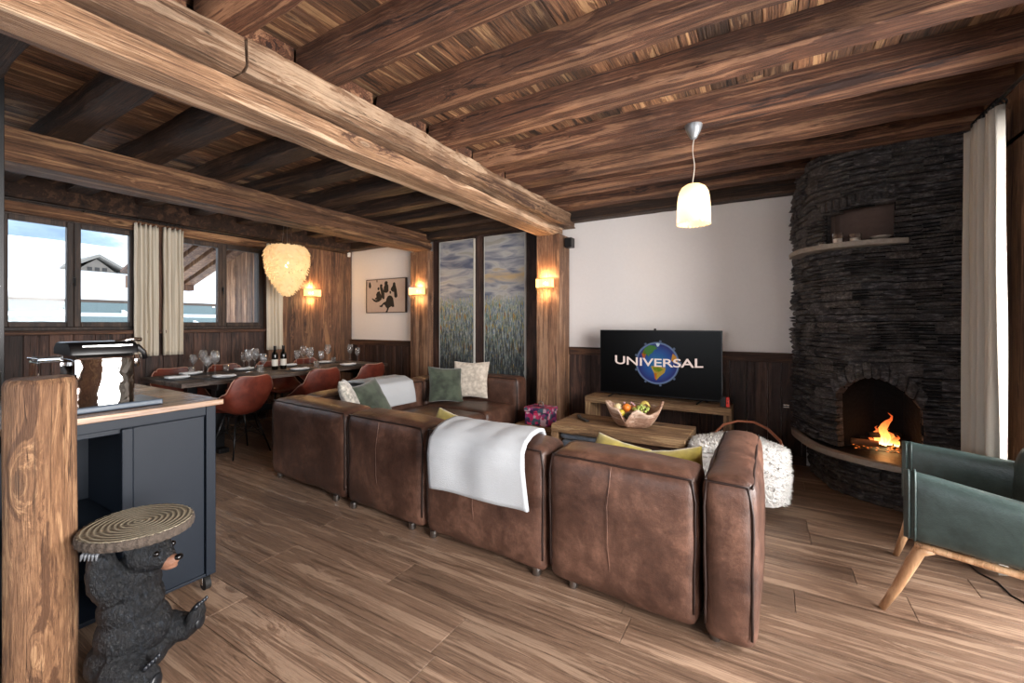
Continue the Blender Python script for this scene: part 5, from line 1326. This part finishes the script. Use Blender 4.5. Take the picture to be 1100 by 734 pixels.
body = blob('bear_body', [
    ('e', (-.045, 0, .095), (.135, .132, .097)), ('e', (-.025, 0, .19), (.122, .122, .11)), ('e', (-.035, 0, .29), (.103, .110, .10)), ('e', (-.035, 0, .37), (.092, .102, .085)),
    ('e', (-.01, 0, .42), (.078, .078, .075)), ('e', (.032, 0, .488), (.080, .078, .068)), ('e', (.080, 0, .472), (.046, .048, .042)),
    ('e', (.0, .055, .53), (.018, .02, .022)), ('e', (.0, -.055, .53), (.018, .02, .022)),
    ('t', [(-.035, -.06, .36), (-.058, -.088, .42), (-.068, -.092, .48), (-.072, -.092, .545)], [.060, .056, .048, .036]), ('e', (-.075, -.095, .548), (.038, .032, .022)),
    ('t', [(-.045, .07, .36), (-.06, .11, .42), (-.05, .12, .48), (-.03, .11, .545)], [.045, .042, .036, .030]), ('e', (-.03, .11, .548), (.035, .03, .022)),
    ('t', [(-.02, -.08, .09), (.05, -.10, .085), (.10, -.10, .07), (.115, -.10, .055)], [.075, .062, .045, .035]), ('e', (.118, -.10, .066), (.026, .042, .062), (0, -14, 0)),
    ('t', [(-.0, .06, .10), (.06, .085, .135), (.105, .09, .13), (.135, .09, .125)], [.08, .066, .052, .042]), ('e', (.150, .09, .165), (.028, .044, .070), (0, 16, 0)),
], M['bearfur'], bear, .0055, .007, .016)
blob('muzzle', [('e', (.104, 0, .458), (.044, .030, .026)), ('e', (.128, 0, .464), (.022, .021, .018)), ('e', (.108, 0, .438), (.034, .023, .014))], plain('bear_muzzle', '#7c5846', .45, bump=(90, .4, .003), var=.25), bear, .004, .002, .01, 2)
blob('nose', [('e', (.149, 0, .472), (.014, .017, .012))], plain('bear_nose', '#050506', .15), bear, .003, 0, .01, 1)
for s_ in (-1, 1):
    mb = MB(); mb.ell(Bp(.094, s_*.042, .505), .0105); mb.build('eye', plain('bear_eye', '#0a0503', .2), bear, smooth=True)
    for k in range(5):
        mb = MB(); cy_ = (-.10 if s_ < 0 else .09)
        if s_ > 0: a0 = (.168, cy_-.030+.015*k, .222); a1 = (.180, cy_-.030+.015*k, .240)
        else: a0 = (.118, cy_-.030+.015*k, .122); a1 = (.128, cy_-.030+.015*k, .140)
        mb.tube([Bp(*a0), Bp((a0[0]+a1[0])/2+.004, a0[1], (a0[2]+a1[2])/2+.003), Bp(*a1)], [.008, .0065, .002], 8); mb.build('claw', plain('bear_claw', '#20242a', .2), bear, smooth=True)
        mb = MB(); hx, hy = (-.078, -.095) if s_ < 0 else (-.03, .11)
        mb.tube([Bp(hx+.012*(k-2), hy+s_*.024, .556), Bp(hx+.013*(k-2), hy+s_*.036, .548), Bp(hx+.014*(k-2), hy+s_*.040, .530)], [.006, .006, .002], 7); mb.build('claw', plain('claw_grey', '#6d7075', .25), bear, smooth=True)
    pz = .165 if s_ > 0 else .07; px = .172 if s_ > 0 else .141; cy_ = (-.10 if s_ < 0 else .09)
    mb = MB(); mb.ell(Bp(px-.001, cy_, pz-.012), .010, .028, .028, rot=RB); mb.build('foot_pad', plain('foot_pad', '#15181c', .35), bear, smooth=True)
dc = Bp(-.01, 0, 0); dz0, dz1 = .572, .612
t = NT('tree_rings'); tc = t.n('ShaderNodeTexCoord').outputs['Object']
lc_ = t.n('ShaderNodeVectorMath', {0: tc, 1: tuple(dc-bl)}, operation='SUBTRACT').outputs[0]
dn_ = t.n('ShaderNodeTexNoise', {'Vector': lc_, 'Scale': 7.0, 'Detail': 3}).outputs[0]
fl_ = t.n('ShaderNodeVectorMath', {0: lc_, 1: (1, 1, 0)}, operation='MULTIPLY').outputs[0]
rr_ = t.n('ShaderNodeVectorMath', {0: fl_}, operation='LENGTH').outputs['Value']
rings_ = t.math('SINE', t.math('MULTIPLY', t.math('ADD', rr_, t.math('MULTIPLY', dn_, .022)), 330.0))
fine = t.n('ShaderNodeTexNoise', {'Vector': lc_, 'Scale': 110.0, 'Detail': 3}).outputs[0]
c = t.ramp(t.math('ADD', t.math('MULTIPLY', rings_, .34), t.math('MULTIPLY', fine, .9)), [(.0, '#5d5444'), (.45, '#877c68'), (.95, '#aaa089')])
t.link(c, t.b.inputs['Base Color']); t.b.inputs['Roughness'].default_value = .6; t.bump(t.math('ADD', rings_, fine), 1.0, .005); M['rings'] = t.m
M['bark'] = plain('bark', '#4a4038', .9, bump=(70, .9, .012), var=.6)
def discr(a, z): return .182*(1+.03*math.sin(2*a+1)+.02*math.sin(3*a)) + .0022*math.sin(a*37)+.0015*math.sin(a*61+z*200)
mb = MB(); mb.ring_surf([[dc+Vector(((discr(a, z)-e)*math.cos(a), (discr(a, z)-e)*math.sin(a), z)) for a in [2*math.pi*k/150 for k in range(150)]] for z, e in ((dz0, .014), (dz0+.006, .003), (dz0+.02, 0), (dz1-.004, .002), (dz1, .006))], True)
tt = mb.build('tree_slice_rim', M['bark'], bear, smooth=True, auto=50)
mb = MB(); mb.ring_surf([[dc+Vector(((discr(a, 0)-.007)*math.cos(a), (discr(a, 0)-.007)*math.sin(a), z)) for a in [2*math.pi*k/150 for k in range(150)]] for z in (dz1-.002, dz1+.0025)], True); mb.build('tree_slice_top', M['rings'], tt)

# ================================================================== DINING TABLE AND CHAIRS
TX0, TX1, TY0, TY1, TZ = -6.05, -5.03, 1.99, 4.70, .80
dt = thing('dining_table', 'long dark weathered wood dining table laid for a meal', 'dining table', (-5.54, 3.35, 0))
mb = MB()
for k in range(5):
    w = (TX1-TX0)/5; mb.box(TX0+k*w+.001, TX0+(k+1)*w-.001, TY0+R.uniform(0, .012), TY1-R.uniform(0, .012), TZ-.045, TZ-R.random()*.0008)
mb.build('table_top', M['dining'], dt, bevel=.004)
for yy in (TY0+.42, TY1-.42):
    for x0, x1 in ((TX0+.14, TX0+.24), (TX1-.24, TX1-.14)):
        mb = MB(); mb.poly([(x0+.02, yy-.05, TZ-.12), (x1+.02, yy-.05, TZ-.12), (x1-.0, yy-.05, .05), (x0-.0, yy-.05, .05)], (0, .1, 0)); mb.build('leg', M['black'], dt, bevel=.004)
    mb = MB(); mb.box(TX0+.08, TX1-.08, yy-.05, yy+.05, TZ-.12, TZ-.046); mb.build('trestle_bar', M['black'], dt, bevel=.004); mb = MB(); mb.box(TX0+.06, TX1-.04, yy-.05, yy+.05, 0, .05); mb.build('trestle_foot', M['black'], dt, bevel=.004)
mb = MB(); mb.box((TX0+TX1)/2-.03, (TX0+TX1)/2+.03, TY0+.47, TY1-.47, .30, .38); mb.build('stretcher', M['black'], dt, bevel=.004)
def shell_chair():
    root = thing('dining_chair', 'c', 'dining chair', (0, 0, 0), 0, 'cognac leather shell dining chairs')
    prof = [(.215, .425), (.20, .445), (.12, .448), (.02, .438), (-.08, .432), (-.15, .445), (-.195, .49), (-.215, .56), (-.235, .65), (-.255, .75), (-.268, .82), (-.27, .845)]
    def P(f):
        f *= len(prof)-1; i = min(len(prof)-2, int(f)); g_ = f-i; return Vector((prof[i][0]+(prof[i+1][0]-prof[i][0])*g_, prof[i][1]+(prof[i+1][1]-prof[i][1])*g_, 0))
    def fn(u, v):
        a = 2*u-1; y, z = P(v).x, P(v).y
        w = .225+.02*math.sin(math.pi*min(1, v*1.2)); w *= (1-.26*max(0, v-.72)/.28*abs(a)**3 if v > .72 else 1)
        cur = a*a
        side = math.exp(-((v-.45)/.22)**2)           # arms of the shell rise around the seat/back corner
        z2 = z+cur*(.05+.16*side*abs(a)**1.5) - (.075*cur*cur*max(0, v-.8)/.2 if v > .8 else 0)
        y2 = y+cur*(.05*max(0, v-.45)/.55+.04*side)
        return Vector((a*w*(1+.03*side), y2, z2))
    mb = MB(); mb.grid(fn, 22, 30); sh = mb.build('seat_shell', M['terracotta'], root, smooth=True, solid=.010)
    mb = MB(); edge = [fn(0, i/30) for i in range(31)]+[fn(i/22, 1) for i in range(1, 23)]+[fn(1, 1-i/30) for i in range(1, 31)]
    mb.tube(edge, .0058, 6); mb.build('edge_welt', plain('pale_welt', '#b48a78', .5), sh, smooth=True)
    feet = [(-.20, .20), (.20, .20), (-.20, -.22), (.20, -.22)]; tops = [(-.10, .10), (.10, .10), (-.10, -.10), (.10, -.10)]
    for (a, b), (c_, d_) in zip(feet, tops):
        mb = MB(); mb.tube([(c_, d_, .425), (a, b, .004)], [.011, .008], 8); mb.build('leg', M['black'], root, smooth=True)
    mb = MB()
    def L(i, z): f = z/.425; return Vector((feet[i][0]+(tops[i][0]-feet[i][0])*f, feet[i][1]+(tops[i][1]-feet[i][1])*f, z))
    for i, j in ((0, 1), (1, 3), (3, 2), (2, 0)):
        mb.cyl(L(i, .17), L(j, .34), .0035, seg=6); mb.cyl(L(j, .17), L(i, .34), .0035, seg=6); mb.cyl(L(i, .25), L(j, .25), .0035, seg=6)
    mb.cyl((-.10, .10, .42), (.10, -.10, .42), .006, seg=6); mb.cyl((.10, .10, .42), (-.10, -.10, .42), .006, seg=6)
    mb.build('wire_brace', M['black'], root)
    return root
proto = shell_chair()
spots = [(-4.93, 2.50, math.pi/2, 'nearest cognac leather chair at the dining table, beside the island corner'), (-4.93, 3.38, math.pi/2, 'middle cognac leather chair on the near side of the dining table'), (-4.93, 4.12, math.pi/2, 'far cognac leather chair on the near side, behind the patterned cushion'),
         (-6.10, 2.42, -math.pi/2, 'window-side leather chair below the second curtain'), (-6.10, 3.02, -math.pi/2, 'window-side leather chair behind the group of tall glasses'), (-6.10, 3.62, -math.pi/2, 'window-side leather chair behind the wine bottles'), (-6.10, 4.20, -math.pi/2, 'window-side leather chair nearest the far wall')]
for i, (x, y, a, lab) in enumerate(spots):
    o = proto if i == 0 else copy_tree(proto)
    o.location = (x, y, 0); o.rotation_euler = (0, 0, a+[.06, -.05, .04, 0, .05, -.04, .03][i]); o['label'] = lab
# tableware
def pz_(u, v):  # point on the table top seen at (u, v)
    a = (u-550)/464; d = (TZ-CAMZ)/((348-v)/464); return Vector((d*(-math.sin(TH)+math.cos(TH)*a), d*(math.cos(TH)+math.sin(TH)*a), TZ))
def wineglass(name, big):
    s_ = 1.2 if big else .98
    mb = MB(); prof = [(.034, 0), (.033, .002), (.006, .006), (.0035, .02), (.0035, .10), (.008, .108), (.026, .125), (.038, .15), (.042, .17), (.038, .20), (.031, .232), (.0298, .232), (.0365, .20), (.040, .17), (.036, .151), (.024, .128), (.002, .113)]
    mb.lathe([(a*s_, b*s_) for a, b in prof], (0, 0, 0), 20); o = mb.build(name, M['tglass'], None, smooth=True); return o
t = NT('table_glass'); gl = t.n('ShaderNodeBsdfGlossy', {'Roughness': .03}); tr = t.n('ShaderNodeBsdfTransparent'); df = t.n('ShaderNodeBsdfDiffuse', {'Color': (.9, .93, .96, 1)})
fr = t.n('ShaderNodeLayerWeight', {'Blend': .42}); mx = t.n('ShaderNodeMixShader', {0: fr.outputs['Facing'], 1: tr.outputs[0], 2: gl.outputs[0]}); m2 = t.n('ShaderNodeMixShader', {0: .05, 1: mx.outputs[0], 2: df.outputs[0]})
t.link(m2.outputs[0], t.t.nodes['Material Output'].inputs[0]); M['tglass'] = t.m
gbig = wineglass('wine_glass', True); gsm = wineglass('wine_glass', False)
glasses = [(231, 403, 1), (223, 404, 0), (210, 401, 1), (197, 400, 0), (262, 398, 0), (267.5, 400, 1), (274, 398, 1), (283, 400, 0), (319, 394, 0), (326, 393, 1), (333, 395, 1), (345, 395, 0), (352, 390, 1), (376, 389, 1), (384, 389.5, 0)]
TX_ = lambda p: Vector((min(TX1-.06, max(TX0+.06, p.x)), min(TY1-.06, max(TY0+.06, p.y)), TZ+.001))
placed = []
cb = cs_ = 0; nb = sum(g[2] for g in glasses); 
for i, (u, v, big) in enumerate(sorted(glasses)):
    base = gbig if big else gsm
    used = base.get('used', 0); o = base if not used else base.copy()
    if used: C.objects.link(o)
    base['used'] = 1
    p = TX_(pz_(u, v))
    for _ in range(30):
        cl_ = [q for q in placed if (q-p).length < .09]
        if not cl_: break
        p = TX_(p+Vector((R.uniform(-.04, .04), R.uniform(-.05, .05), 0)))
    placed.append(p.copy()); o.location = p
    if big: cb += 1; n_ = cb
    else: cs_ += 1; n_ = cs_
    tag(o, '%s wine glass, %s of its size from the left along the dining table' % ('large' if big else 'smaller', ORD[n_-1]), 'wine glass', None, None)
    o['group'] = 'wine glasses on the dining table'
for o in (gbig, gsm):
    if 'used' in o: del o['used']
for o in list(C.objects):
    if 'used' in o: del o['used']
mb = MB(); mb.lathe([(.030, 0), (.034, .004), (.036, .085), (.0345, .085), (.032, .008), (.001, .008)], (0, 0, 0), 20); tum = mb.build('water_tumbler', M['tglass'], None, smooth=True)
for i, (u, v, lab) in enumerate(((216, 401, 'low water tumbler among the leftmost glasses'), (279, 400, 'low water tumbler left of the wine bottles'), (339, 395, 'low water tumbler in front of the middle glasses'), (358, 390, 'low water tumbler right of the middle glasses'), (243, 399, 'low water tumbler before the first wide chair back'))):
    o = tum if i == 0 else tum.copy()
    if i: C.objects.link(o)
    p = TX_(pz_(u, v))
    for _ in range(40):
        if not [q for q in placed if (q-p).length < .08]: break
        p = TX_(p+Vector((R.uniform(-.04, .04), R.uniform(-.05, .05), 0)))
    placed.append(p.copy()); o.location = p; tag(o, lab, 'tumbler', 'water tumblers on the dining table')
bg = plain('bottle_glass', '#070a08', .08); lbm = plain('bottle_label', '#cfc9be', .6)
for i, (u, v, lab) in enumerate(((291, 397, 'dark wine bottle with pale label, left of the two'), (296, 396.5, 'dark wine bottle with pale label, right of the two'))):
    p = TX_(pz_(u, v)); p.x = -5.55
    if i: p.y += .05
    b = thing('wine_bottle', lab, 'bottle', p, 0, 'wine bottles on the dining table')
    mb = MB(); mb.lathe([(.030, 0), (.037, .006), (.037, .19), (.033, .215), (.016, .245), (.0145, .295), (.016, .298), (.016, .31), (.013, .312)], p, 24); mb.build('glass_body', bg, b, smooth=True, auto=50)
    mb = MB(); mb.lathe([(.0376, .05), (.0379, .051), (.0379, .135), (.0376, .136)], p, 24, caps=(False, False)); mb.build('label', lbm, b, smooth=True)
    mb = MB(); mb.lathe([(.0165, .262), (.0168, .263), (.0172, .312), (.001, .314)], p, 16, caps=(False, True)); mb.build('foil_capsule', plain('foil', '#15100f', .3, .4), b, smooth=True, auto=50); placed.append(p)
# placemats with plates, napkins and cutlery
mat_m = plain('slate_placemat', '#24262b', .7, bump=(120, .2, .002)); plate_m = plain('white_porcelain', '#e6e8ea', .15); nap = plain('linen_napkin', '#dfe2e6', .9, bump=(160, .3, .002))
seats = [(-5.22, 2.48, 1, 'nearest seat on the sofa side'), (-5.22, 3.38, 1, 'middle seat on the sofa side'), (-5.22, 4.12, 1, 'last seat on the sofa side'), (-5.86, 2.42, -1, 'first seat on the window side'), (-5.86, 3.02, -1, 'second seat on the window side'), (-5.86, 3.62, -1, 'third seat on the window side'), (-5.86, 4.20, -1, 'last seat on the window side'), (-5.54, 2.16, 0, 'head of the table nearest the island')]
for i, (x, y, sd, where) in enumerate(seats):
    t = thing('placemat', 'dark placemat at the %s' % where, 'placemat', (x, y, TZ+.0005), 0, 'placemats on the dining table')
    hx, hy = (.15, .21) if sd else (.21, .14)
    mb = MB(); mb.box(x-hx, x+hx, y-hy, y+hy, TZ+.0008, TZ+.0035); mb.build('mat', mat_m, t, bevel=.001)
    mb = MB()
    for s_ in (-1, 1):
        if sd: mb.box(x-.09, x+.09, y+s_*.17-.006, y+s_*.17+.006, TZ+.004, TZ+.006)
        else: mb.box(x+s_*.17-.006, x+s_*.17+.006, y-.09, y+.09, TZ+.004, TZ+.006)
    mb.build('cutlery', M['chrome'], t)
    mb = MB(); mb.lathe([(.001, 0), (.07, 0), (.115, .014), (.117, .016), (.108, .013), (.07, .004), (.001, .004)], (x, y, TZ+.004), 32)
    tag(mb.build('plate', plate_m, None, smooth=True, recenter=True), 'white plate at the %s' % where, 'plate', 'plates on the dining table')
    mb = MB()
    def nf(u, v): return Vector((x+(u-.5)*.10, y+(v-.5)*.20, TZ+.024+.006*math.sin(u*9+i)*math.sin(v*5)+.004*nz(u*4, v*4, i)))
    mb.grid(nf, 12, 16); tag(mb.build('napkin', nap, None, smooth=True, recenter=True, solid=.012), 'folded pale napkin on the plate at the %s' % where, 'napkin', 'napkins on the dining table')
